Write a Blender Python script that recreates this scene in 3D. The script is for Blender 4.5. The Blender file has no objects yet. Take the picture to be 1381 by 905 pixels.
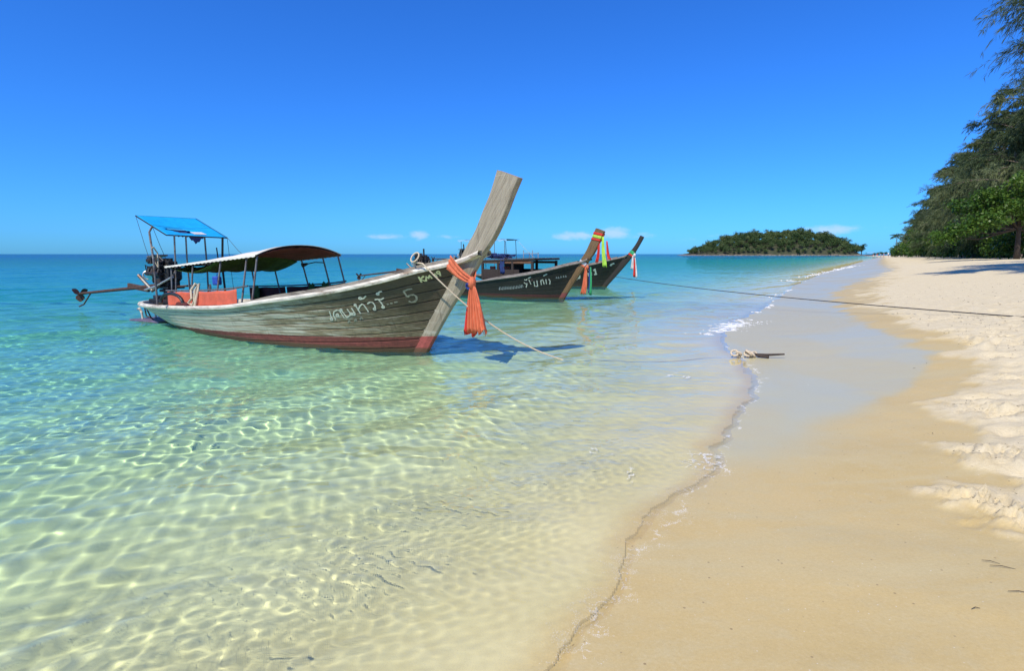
import bpy, bmesh, math, random
import numpy as np
from mathutils import Vector, Matrix

# ------------------------------------------------------------------ camera, sky, sun, exposure
sc = bpy.context.scene
COL = sc.collection
F, CX, CY, H = 767.0, 690.5, 452.5, 1.6           # focal length and centre in photo pixels, eye height
PITCH = math.atan((CY - 342.5) / F)
cam = bpy.data.cameras.new('camera')
cam.lens, cam.sensor_width = F / 1381 * 36.0, 36.0
cam.clip_start, cam.clip_end = 0.05, 60000
camo = bpy.data.objects.new('camera', cam)
COL.objects.link(camo)
camo.location = (0, 0, H)
camo.rotation_euler = (math.pi / 2 - PITCH, 0, 0)
sc.camera = camo

TOSUN = Vector((-1.129, -1.757, 2.71)).normalized()
SUN_EL, SUN_AZ = math.asin(TOSUN.z), math.atan2(TOSUN.x, TOSUN.y)
SKY_STRENGTH, SKY_SAT, SKY_TINT = 0.10, 1.0, (.21, .76, 1.76)
sun = bpy.data.lights.new('sun', 'SUN')
sun.energy, sun.angle, sun.color = 4.7, math.radians(0.53), (1.0, 0.92, 0.77)
sun.cycles.is_caustics_light = True
suno = bpy.data.objects.new('sun', sun)
COL.objects.link(suno)
suno.rotation_euler = (-TOSUN).to_track_quat('-Z', 'Y').to_euler()
suno.location = (-20, -30, 50)

sc.view_settings.view_transform = 'Standard'
sc.view_settings.look = 'None'
sc.view_settings.exposure = 0.12
sc.view_settings.gamma = 1.0
sc.view_settings.use_curve_mapping = False
sc.render.engine = 'CYCLES'
sc.cycles.use_denoising = True
sc.cycles.max_bounces = 10
sc.cycles.transparent_max_bounces = 8
sc.cycles.sample_clamp_direct = 12
sc.cycles.sample_clamp_indirect = 6


def ray(px, py):
    x, y = (px - CX) / F, -(py - CY) / F
    return np.array([x, math.cos(PITCH) + y * math.sin(PITCH), -math.sin(PITCH) + y * math.cos(PITCH)])


def gp(px, py, z=0.0):
    d = ray(px, py)
    t = (z - H) / d[2]
    return np.array([0, 0, H]) + t * d


def at_depth(px, py, Y):
    d = ray(px, py)
    return np.array([0, 0, H]) + d * (Y / d[1])


# ---- node helpers
class NT:
    def __init__(self, tree):
        self.t = tree

    def n(self, typ, **kw):
        nd = self.t.nodes.new(typ)
        for k, v in kw.items():
            setattr(nd, k, v)
        return nd

    def put(self, sock, val):
        if val is None:
            return
        if isinstance(val, bpy.types.NodeSocket):
            self.t.links.new(val, sock)
        elif isinstance(val, (tuple, list)) and len(val) == 3 and sock.type == 'RGBA':
            sock.default_value = (*val, 1)
        else:
            sock.default_value = val

    def m(self, op, a, b=None, c=None, clamp=False):
        nd = self.n('ShaderNodeMath', operation=op, use_clamp=clamp)
        for i, v in enumerate((a, b, c)):
            self.put(nd.inputs[i], v)
        return nd.outputs[0]

    def noise(self, vec, scale=5, detail=4, rough=.55, dist=0):
        nd = self.n('ShaderNodeTexNoise')
        self.put(nd.inputs['Vector'], vec)
        self.put(nd.inputs['Scale'], scale)
        nd.inputs['Detail'].default_value = detail
        nd.inputs['Roughness'].default_value = rough
        nd.inputs['Distortion'].default_value = dist
        return nd.outputs[0]

    def mapping(self, vec, scale=(1, 1, 1), rot=(0, 0, 0)):
        nd = self.n('ShaderNodeMapping')
        self.put(nd.inputs['Vector'], vec)
        nd.inputs['Scale'].default_value = scale
        nd.inputs['Rotation'].default_value = rot
        return nd.outputs[0]

    def ramp(self, fac, stops):
        nd = self.n('ShaderNodeValToRGB')
        self.put(nd.inputs[0], fac)
        el = nd.color_ramp.elements
        while len(el) < len(stops):
            el.new(0.5)
        for e, (p, c) in zip(el, stops):
            e.position = p
            e.color = (*c, 1) if len(c) == 3 else c
        return nd.outputs[0]

    def step(self, v, lo, hi):
        nd = self.n('ShaderNodeMapRange', interpolation_type='SMOOTHSTEP')
        self.put(nd.inputs[0], v)
        nd.inputs[1].default_value, nd.inputs[2].default_value = lo, hi
        return nd.outputs[0]

    def mix(self, fac, a, b, blend='MIX'):
        nd = self.n('ShaderNodeMix', data_type='RGBA', blend_type=blend)
        self.put(nd.inputs[0], fac)
        self.put(nd.inputs[6], a)
        self.put(nd.inputs[7], b)
        return nd.outputs[2]

    def xyz(self, v):
        nd = self.n('ShaderNodeSeparateXYZ')
        self.put(nd.inputs[0], v)
        return nd.outputs

    def bump(self, h, strength=.3, dist=.01, normal=None):
        nd = self.n('ShaderNodeBump')
        self.put(nd.inputs['Height'], h)
        nd.inputs['Strength'].default_value = strength
        nd.inputs['Distance'].default_value = dist
        self.put(nd.inputs['Normal'], normal)
        return nd.outputs[0]


# ---- world
world = bpy.data.worlds.new('World')
sc.world = world
world.use_nodes = True
w = NT(world.node_tree)
bg = world.node_tree.nodes['Background']
sky = w.n('ShaderNodeTexSky', sky_type='NISHITA')
sky.sun_disc = False
sky.sun_elevation, sky.sun_rotation = SUN_EL, SUN_AZ % (2 * math.pi)
sky.altitude, sky.air_density, sky.dust_density, sky.ozone_density = 0, 1.0, 0.3, 2.5
hs = w.n('ShaderNodeHueSaturation')
hs.inputs['Saturation'].default_value = SKY_SAT
skyb = w.mix(1.0, sky.outputs[0], SKY_TINT, 'MULTIPLY')
w.put(hs.inputs['Color'], skyb)
tc = w.n('ShaderNodeTexCoord')
dx, dy, dz = w.xyz(tc.outputs['Generated'])[:3]
azn = w.m('ARCTAN2', dx, dy)
comb = w.n('ShaderNodeCombineXYZ')
w.put(comb.inputs[0], w.m('MULTIPLY', azn, 38.0))
w.put(comb.inputs[1], w.m('MULTIPLY', dz, 85.0))
cn = w.noise(comb.outputs[0], 1.0, 6, .62, .4)
total = None
clouds = [(520, 319, 34, 5, .8), (566, 317, 16, 8, .95), (603, 319, 28, 4, .6), (642, 322, 30, 4, .45),
          (775, 318, 36, 7, .95), (828, 313, 26, 9, 1.0), (862, 318, 44, 6, .6), (925, 322, 30, 4, .5), (960, 318, 20, 4, .5),
          (1122, 310, 34, 7, .95), (1175, 272, 80, 5, .28), (1190, 306, 40, 5, .35), (420, 326, 60, 3, .3)]
blobs = []
for px, py, wx, wy, s in clouds:
    d = ray(px, py)
    blobs.append((math.atan2(d[0], d[1]), d[2] / np.linalg.norm(d), wx / F, wy / F, s))
random.seed(5)
for i in range(14):
    a = math.radians(55 + i * 18.5)
    blobs.append((a if a < math.pi else a - 2 * math.pi, .03 + random.random() * .012, .03 + random.random() * .03, .008, .5 + .4 * random.random()))
for a, e, wx, wy, s in blobs:
    ea = w.m('DIVIDE', w.m('SUBTRACT', azn, a), wx)
    ee = w.m('DIVIDE', w.m('SUBTRACT', dz, e), wy)
    r2 = w.m('ADD', w.m('MULTIPLY', ea, ea), w.m('MULTIPLY', ee, ee))
    b = w.m('MULTIPLY', w.m('EXPONENT', w.m('MULTIPLY', r2, -0.9)), s)
    total = b if total is None else w.m('MAXIMUM', total, b)
cmask = w.m('MULTIPLY', w.step(w.m('ADD', w.m('MULTIPLY', total, .95), w.m('SUBTRACT', cn, .84)), 0.0, .60), .52)
skyc = w.mix(cmask, hs.outputs[0], (6.6, 7.4, 8.6))
w.put(bg.inputs[0], skyc)
bg.inputs[1].default_value = SKY_STRENGTH

# ------------------------------------------------------------------ materials
MATS = {}


def new_mat(name):
    m = bpy.data.materials.new(name)
    m.use_nodes = True
    MATS[name] = m
    t = NT(m.node_tree)
    return m, t, m.node_tree.nodes['Principled BSDF']


def simple(name, col, rough=.6, var=.25, scale=8, metallic=0, bump=.15, dirt=None, trans=0, stretch=(1, 1, 1)):
    m, t, p = new_mat(name)
    v = t.mapping(t.n('ShaderNodeTexCoord').outputs['Object'], stretch)
    n1 = t.noise(v, scale, 5, .6)
    lo = tuple(c * (1 - var) for c in col)
    hi = tuple(min(1, c * (1 + var)) for c in col)
    c = t.ramp(n1, [(.3, lo), (.7, hi)])
    if dirt:
        n2 = t.noise(v, scale * .35, 6, .7)
        c = t.mix(t.step(n2, .5, .68), c, dirt)
    t.put(p.inputs['Base Color'], c)
    p.inputs['Roughness'].default_value = rough
    p.inputs['Metallic'].default_value = metallic
    if bump:
        t.put(p.inputs['Normal'], t.bump(t.noise(v, scale * 4, 4), bump, .01))
    if trans:
        tb = t.n('ShaderNodeBsdfTranslucent')
        t.put(tb.inputs[0], c)
        mx = t.n('ShaderNodeMixShader')
        mx.inputs[0].default_value = trans
        out = [n for n in m.node_tree.nodes if n.type == 'OUTPUT_MATERIAL'][0]
        t.put(mx.inputs[1], p.outputs[0])
        t.put(mx.inputs[2], tb.outputs[0])
        t.put(out.inputs[0], mx.outputs[0])
    return m


def hull_wood(name, wood_dark, wood_light, paint, paint_amt, red, band0, band1, aft=-4.0, stem=False, bare=None):
    """weathered planks: wood grain along the boat, peeling paint, rust runs, antifouling band below"""
    m, t, p = new_mat(name)
    oc = t.n('ShaderNodeTexCoord').outputs['Object']
    x, y, z = t.xyz(oc)[:3]
    oi = t.n('ShaderNodeObjectInfo').outputs['Random']
    off = t.n('ShaderNodeVectorMath', operation='ADD')
    t.put(off.inputs[0], oc)
    cb = t.n('ShaderNodeCombineXYZ')
    t.put(cb.inputs[0], t.m('MULTIPLY', oi, 37.0))
    t.put(off.inputs[1], cb.outputs[0])
    if stem:      # grain follows the rake of the prow timber
        rot = t.mapping(off.outputs[0], (1, 1, 1), (0, math.radians(58), 0))
        grain = t.noise(t.mapping(rot, (1.0, 9, 22)), 2.2, 8, .68, .3)
    else:
        grain = t.noise(t.mapping(off.outputs[0], (1.2, 9, 26)), 2.2, 8, .68, .3)
    c = t.ramp(grain, [(.28, wood_dark), (.72, wood_light)])
    c = t.mix(t.m('MULTIPLY', t.m('SUBTRACT', oi, .5), .5), c, (0.02, 0.02, 0.015))
    # peeling paint, more of it aft
    pn = t.noise(t.mapping(off.outputs[0], (.55, 2, 9)), 1.7, 9, .70, .4)
    bias = t.m('MULTIPLY', t.m('SUBTRACT', aft, x), .045, clamp=False)
    pm = t.step(t.m('ADD', pn, t.m('MAXIMUM', bias, -.16)), .52 - paint_amt, .74 - paint_amt)
    c = t.mix(t.m('MULTIPLY', pm, .72), c, paint)
    if bare is not None:   # unpainted brown wood at the bow, with shade under the flare coloured in
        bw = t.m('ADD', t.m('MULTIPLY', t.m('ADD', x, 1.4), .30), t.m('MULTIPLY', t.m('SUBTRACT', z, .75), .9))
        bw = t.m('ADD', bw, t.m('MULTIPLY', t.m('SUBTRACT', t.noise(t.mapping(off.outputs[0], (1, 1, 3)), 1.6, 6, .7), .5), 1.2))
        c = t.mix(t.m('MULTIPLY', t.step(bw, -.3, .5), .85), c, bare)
    # vertical runs
    run = t.noise(t.mapping(oc, (16, 3, 1.0)), 1.5, 5, .7)
    c = t.mix(t.m('MULTIPLY', t.step(run, .55, .75), .55), c, (0.05, .04, .025))
    rust = t.noise(t.mapping(oc, (9, 3, 2.2)), 2.2, 7, .75)
    c = t.mix(t.m('MULTIPLY', t.step(rust, .63, .72), .7), c, (0.16, .075, .03))
    # antifouling band
    edge = t.m('ADD', t.m('MULTIPLY', x, band1), band0)
    wob = t.m('MULTIPLY', t.m('SUBTRACT', t.noise(oc, 5, 5, .7), .5), .05)
    rm = t.step(t.m('SUBTRACT', t.m('ADD', edge, wob), z), -.008, .008)
    rn = t.noise(t.mapping(oc, (4, 4, 6)), 3, 7, .7)
    redc = t.ramp(rn, [(.3, tuple(v * .45 for v in red)), (.7, red)])
    slime = t.step(t.m('SUBTRACT', .075, z), -.03, .03)
    redc = t.mix(t.m('MULTIPLY', slime, .75), redc, (0.045, .045, .015))
    c = t.mix(rm, c, redc)
    t.put(p.inputs['Base Color'], c)
    p.inputs['Roughness'].default_value = .75
    h = t.m('ADD', grain, t.m('MULTIPLY', pm, .35))
    t.put(p.inputs['Normal'], t.bump(h, .55, .008))
    return m


hull_wood('hull_one', (.085, .064, .034), (.36, .275, .155), (.62, .585, .455), .12, (.24, .06, .045), .27, .028, aft=-2.4, bare=(.052, .036, .02))  # bare: brown bow wood, its tone darkened for the shade under the flare
hull_wood('stem_one', (.21, .17, .115), (.50, .435, .32), (.6, .57, .48), .03, (.42, .09, .075), .28, .03, -1, stem=True)
hull_wood('hull_two', (.007, .006, .004), (.028, .025, .018), (.06, .062, .05), .0, (.09, .022, .018), .17, .01)
hull_wood('stem_two', (.09, .05, .02), (.22, .13, .055), (.3, .22, .12), -.05, (.24, .06, .05), .24, .02, stem=True)
hull_wood('hull_three', (.010, .008, .006), (.036, .026, .018), (.06, .048, .032), -.05, (.05, .02, .015), .1, .01)
hull_wood('stem_three', (.012, .010, .008), (.045, .034, .026), (.06, .05, .04), -.1, (.05, .02, .015), .1, .01, stem=True)
simple('rail_white', (.58, .53, .43), .6, .3, 6, dirt=(.2, .14, .09), stretch=(.6, 3, 3))
simple('rail_grey', (.26, .23, .18), .8, .35, 6, dirt=(.1, .08, .06), stretch=(.5, 3, 3))
simple('rail_dark', (.22, .19, .16), .8, .4, 6, dirt=(.08, .06, .05), stretch=(.5, 3, 3))
simple('deck_wood', (.1, .075, .05), .85, .4, 6, stretch=(1, 8, 8))
simple('dark_wood', (.035, .022, .015), .8, .4, 8, stretch=(2, 6, 6))
simple('brown_wood', (.13, .06, .028), .75, .4, 8, stretch=(2, 6, 6))
simple('tarp_blue', (.015, .50, .92), .5, .12, 5, trans=.3)
simple('tarp_navy', (.012, .03, .12), .7, .3, 6)
simple('tarp_white', (.66, .62, .52), .7, .12, 3, dirt=(.45, .42, .36))
simple('tarp_maroon', (.50, .17, .12), .8, .25, 4, trans=.6)
simple('tarp_green', (.07, .13, .015), .8, .5, 5, trans=.2, stretch=(1, 5, 5))
simple('panel_orange', (.72, .14, .07), .75, .16, 6, dirt=(.55, .12, .07), trans=.25)
simple('panel_maroon', (.12, .022, .02), .8, .3, 6)
simple('panel_green', (.05, .13, .02), .8, .4, 6)
simple('sash_orange', (.88, .22, .10), .7, .3, 7, trans=.35, stretch=(6, 6, .8))
simple('sash_red', (.74, .045, .03), .7, .3, 7, trans=.3, stretch=(6, 6, .8))
simple('sash_lime', (.50, .78, .10), .7, .3, 7, trans=.3, stretch=(6, 6, .8))
simple('sash_green', (.05, .45, .17), .7, .3, 7, trans=.3, stretch=(6, 6, .8))
simple('sash_white', (.76, .74, .72), .7, .3, 7, trans=.3, stretch=(6, 6, .8))
simple('sash_blue', (.02, .045, .25), .7, .3, 7, trans=.2, stretch=(6, 6, .8))
simple('metal_dark', (.03, .028, .026), .55, .5, 14, .5, dirt=(.07, .035, .02))
simple('metal_pole', (.16, .15, .14), .5, .35, 14, .4, dirt=(.12, .06, .03))
simple('metal_light', (.45, .44, .42), .42, .3, 16, .6, dirt=(.2, .12, .07))
simple('rust', (.075, .035, .022), .8, .45, 16, .1, dirt=(.05, .025, .018))
simple('paint_cyan', (.05, .42, .5), .5, .2, 20)
simple('paint_blue', (.02, .08, .45), .5, .25, 20)
simple('rubber', (.015, .015, .016), .5, .3, 20)
simple('rope_pale', (.56, .46, .32), .9, .25, 60, bump=.5)
simple('rope_dark', (.05, .048, .045), .9, .3, 60, bump=.5)
simple('paint_text', (.60, .59, .47), .7, .14, 25)
simple('paint_text_yellow', (.74, .70, .34), .7, .14, 25)
simple('paint_text_faint', (.27, .26, .19), .8, .35, 25)
simple('paint_text_grey', (.4, .43, .40), .8, .35, 25)
simple('pink_float', (.13, .10, .16), .6, .4, 10, dirt=(.12, .04, .03))
simple('bark_grey', (.13, .1, .08), .9, .4, 6, bump=.6, stretch=(3, 3, .7))
simple('bark_dark', (.05, .037, .028), .9, .4, 6, bump=.6, stretch=(3, 3, .7))
simple('shell', (.72, .68, .6), .5, .15, 20)
simple('twig', (.05, .035, .025), .9, .4, 20)
simple('skin', (.45, .24, .16), .6, .1, 20)
simple('hair', (.02, .014, .01), .6, .2, 20)
for nm, c in (('cloth_white', (.8, .78, .75)), ('cloth_red', (.62, .06, .06)), ('cloth_pink', (.7, .25, .26)), ('cloth_dark', (.03, .03, .05)), ('cloth_blue', (.06, .16, .45))):
    simple(nm, c, .8, .1, 20)
simple('roof_blue', (.25, .45, .62), .5, .15, 3)


def leaf_mat(name, c1, c2, c3, trans=.3, rough=.5, spread=.4):
    m, t, p = new_mat(name)
    at = t.n('ShaderNodeAttribute', attribute_name='tone')
    oi = t.n('ShaderNodeObjectInfo').outputs['Random']
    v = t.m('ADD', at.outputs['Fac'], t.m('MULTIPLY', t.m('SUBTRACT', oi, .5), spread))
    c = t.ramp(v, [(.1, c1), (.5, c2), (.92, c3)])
    t.put(p.inputs['Base Color'], c)
    p.inputs['Roughness'].default_value = rough
    p.inputs['Specular IOR Level'].default_value = .3
    tb = t.n('ShaderNodeBsdfTranslucent')
    t.put(tb.inputs[0], c)
    mx = t.n('ShaderNodeMixShader')
    mx.inputs[0].default_value = trans
    out = [n for n in m.node_tree.nodes if n.type == 'OUTPUT_MATERIAL'][0]
    t.put(mx.inputs[1], p.outputs[0])
    t.put(mx.inputs[2], tb.outputs[0])
    t.put(out.inputs[0], mx.outputs[0])


leaf_mat('needles', (.036, .060, .022), (.078, .112, .042), (.165, .195, .088), .28, .6)
leaf_mat('broad_leaf', (.026, .065, .010), (.062, .135, .016), (.135, .215, .032), .33, .4)
leaf_mat('island_leaf', (.022, .05, .012), (.06, .105, .026), (.14, .175, .06), .2, .6, .6)
leaf_mat('palm_leaf', (.025, .05, .014), (.05, .09, .025), (.10, .14, .05), .25, .45)


# ---- sand: wet and film come from where the water has been (mesh attributes)
def sand_material():
    m, t, p = new_mat('sand')
    geo = t.n('ShaderNodeTexCoord').outputs['Object']
    wet = t.n('ShaderNodeAttribute', attribute_name='wet').outputs['Fac']
    film = t.n('ShaderNodeAttribute', attribute_name='film').outputs['Fac']
    bed = t.n('ShaderNodeAttribute', attribute_name='bed').outputs['Fac']
    big = t.noise(geo, .9, 6, .6)
    mid = t.noise(geo, 9, 6, .65)
    grit = t.noise(geo, 260, 3, .7)
    dry = t.ramp(mid, [(.25, (.62, .52, .325)), (.75, (.74, .645, .435))])
    damp = t.ramp(big, [(.3, (.51, .38, .15)), (.7, (.57, .43, .185))])
    damp = t.mix(t.step(mid, .45, .75), damp, (.53, .42, .2))
    streak = t.noise(t.mapping(geo, (.35, 1.6, 1), (0, 0, .45)), 1.5, 6, .62, .6)
    damp = t.mix(t.step(streak, .42, .68), damp, (.52, .42, .205))
    fine = t.noise(geo, 70, 4, .75)
    damp = t.mix(t.m('MULTIPLY', t.step(fine, .5, .72), .35), damp, (.62, .51, .30))
    damp = t.mix(t.m('MULTIPLY', t.step(fine, .5, .28), .30), damp, (.38, .27, .11))
    spk = t.n('ShaderNodeTexVoronoi')
    t.put(spk.inputs['Vector'], geo)
    spk.inputs['Scale'].default_value = 11
    damp = t.mix(t.m('MULTIPLY', t.step(spk.outputs['Distance'], .085, .04), .75), damp, (.22, .15, .07))
    sp2 = t.n('ShaderNodeTexVoronoi')
    t.put(sp2.inputs['Vector'], geo)
    sp2.inputs['Scale'].default_value = 17
    damp = t.mix(t.m('MULTIPLY', t.step(sp2.outputs['Distance'], .075, .04), .6), damp, (.72, .66, .52))
    c = t.mix(wet, dry, damp)
    bedc = t.ramp(big, [(.3, (.57, .49, .25)), (.7, (.67, .58, .32))])
    c = t.mix(t.m('MULTIPLY', film, .8), c, (.46, .455, .29))
    c = t.mix(bed, c, bedc)
    c = t.mix(t.m('MULTIPLY', t.m('ABSOLUTE', t.m('SUBTRACT', grit, .5)), 1.5), c, (.24, .17, .09))
    t.put(p.inputs['Base Color'], c)
    # specks of shell and dark grit
    vo = t.n('ShaderNodeTexVoronoi')
    t.put(vo.inputs['Vector'], geo)
    vo.inputs['Scale'].default_value = 14
    r = t.mix(wet, (.95,) * 3, (.62,) * 3)
    r = t.mix(film, r, (.30,) * 3)
    r = t.mix(bed, r, (1.0,) * 3)
    t.put(p.inputs['Roughness'], r)
    sp = t.mix(wet, (.15,) * 3, (.42,) * 3)
    sp = t.mix(film, sp, (.20,) * 3)
    sp = t.mix(bed, sp, (0.0,) * 3)
    t.put(p.inputs['Specular IOR Level'], sp)
    crumb = t.noise(geo, 34, 5, .7)
    hgt = t.m('ADD', t.m('ADD', t.m('MULTIPLY', mid, .5), t.m('MULTIPLY', crumb, .32)), t.m('MULTIPLY', grit, .10))
    amt = t.m('SUBTRACT', 1.0, t.m('MULTIPLY', wet, .86))
    amt = t.m('MULTIPLY', amt, t.m('SUBTRACT', 1.0, t.m('MULTIPLY', film, .8)))
    b = t.n('ShaderNodeBump')
    t.put(b.inputs['Height'], hgt)
    t.put(b.inputs['Strength'], t.m('MULTIPLY', amt, .8))
    b.inputs['Distance'].default_value = .045
    t.put(p.inputs['Normal'], b.outputs[0])
    return m


sand_material()


def water_material(name, refract):
    """refract: bends light (near the camera); otherwise a clear sheet for thin and for far water"""
    m, t, p = new_mat(name)
    m.node_tree.nodes.remove(p)
    out = [n for n in m.node_tree.nodes if n.type == 'OUTPUT_MATERIAL'][0]
    geo = t.n('ShaderNodeTexCoord').outputs['Object']
    tint = t.n('ShaderNodeAttribute', attribute_name='tint').outputs['Color']
    body = t.n('ShaderNodeAttribute', attribute_name='body').outputs['Color']
    turb = t.n('ShaderNodeAttribute', attribute_name='turb').outputs['Fac']
    far = t.n('ShaderNodeAttribute', attribute_name='far').outputs['Fac']
    n1 = t.noise(t.mapping(geo, (1, 1.6, 1), (0, 0, .5)), 1.3, 5, .6, .5)
    n2 = t.noise(t.mapping(geo, (1, 1.9, 1), (0, 0, .35)), .25, 4, .6, .4)
    hgt = t.m('MULTIPLY', t.m('ADD', t.m('MULTIPLY', n1, .35), n2), far)
    nrm = t.bump(hgt, 1.0, .55)
    if refract:
        rf = t.n('ShaderNodeBsdfRefraction')
        rf.inputs['IOR'].default_value = 1.33
        rf.inputs['Roughness'].default_value = 0
    else:
        rf = t.n('ShaderNodeBsdfTransparent')
    t.put(rf.inputs['Color'], tint)
    df = t.n('ShaderNodeBsdfDiffuse')
    t.put(df.inputs['Color'], body)
    gl = t.n('ShaderNodeBsdfGlossy')
    gl.inputs['Roughness'].default_value = .02
    t.put(gl.inputs['Normal'], nrm)
    fr = t.n('ShaderNodeFresnel')
    fr.inputs['IOR'].default_value = 1.33
    t.put(fr.inputs['Normal'], nrm)
    fac = t.m('MINIMUM', fr.outputs[0], .48)
    m1 = t.n('ShaderNodeMixShader')
    t.put(m1.inputs[0], turb)
    t.put(m1.inputs[1], rf.outputs[0])
    t.put(m1.inputs[2], df.outputs[0])
    m2 = t.n('ShaderNodeMixShader')
    t.put(m2.inputs[0], fac)
    t.put(m2.inputs[1], m1.outputs[0])
    t.put(m2.inputs[2], gl.outputs[0])
    t.put(out.inputs[0], m2.outputs[0])


water_material('water', True)
water_material('water_clear', False)
m, t, p = new_mat('foam')
p.inputs['Base Color'].default_value = (.72, .72, .69, 1)
p.inputs['Roughness'].default_value = .35
p.inputs['Subsurface Weight'].default_value = 0.0


# ------------------------------------------------------------------ mesh helpers
def tag(o, label=None, cat=None, group=None, kind=None):
    for k, v in (('label', label), ('category', cat), ('group', group), ('kind', kind)):
        if v:
            o[k] = v
    return o


def obj(name, V, Fc, mat, parent=None, smooth=True):
    me = bpy.data.meshes.new(name)
    me.from_pydata([tuple(map(float, v)) for v in V], [], [tuple(int(i) for i in f) for f in Fc])
    for mm in (mat if isinstance(mat, (list, tuple)) else [mat]):
        me.materials.append(MATS[mm])
    if smooth:
        me.shade_smooth()
    me.update()
    o = bpy.data.objects.new(name, me)
    COL.objects.link(o)
    if parent is not None:
        o.parent = parent
    return o


def obj_np(name, V, Fq, mat, parent=None, smooth=True):
    """fast mesh from numpy arrays, all faces with the same number of corners"""
    V, Fq = np.asarray(V, np.float32), np.asarray(Fq, np.int32)
    k = Fq.shape[1]
    me = bpy.data.meshes.new(name)
    me.vertices.add(len(V))
    me.vertices.foreach_set('co', V.ravel())
    me.loops.add(Fq.size)
    me.loops.foreach_set('vertex_index', Fq.ravel())
    me.polygons.add(len(Fq))
    me.polygons.foreach_set('loop_start', np.arange(0, Fq.size, k, dtype=np.int32))
    me.polygons.foreach_set('use_smooth', np.full(len(Fq), smooth, bool))
    me.materials.append(MATS[mat])
    me.update(calc_edges=True)
    o = bpy.data.objects.new(name, me)
    COL.objects.link(o)
    if parent is not None:
        o.parent = parent
    return o


def attr(o, name, vals, color=False):
    if color:
        a = o.data.attributes.new(name, 'FLOAT_COLOR', 'POINT')
        v = np.ones((len(vals), 4), np.float32)
        v[:, :3] = vals
        a.data.foreach_set('color', v.ravel())
    else:
        a = o.data.attributes.new(name, 'FLOAT', 'POINT')
        a.data.foreach_set('value', np.asarray(vals, np.float32).ravel())


def empty(name, loc=(0, 0, 0), rz=0.0):
    o = bpy.data.objects.new(name, None)
    COL.objects.link(o)
    o.location = loc
    o.rotation_euler = (0, 0, rz)
    o.empty_display_size = .2
    return o


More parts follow.
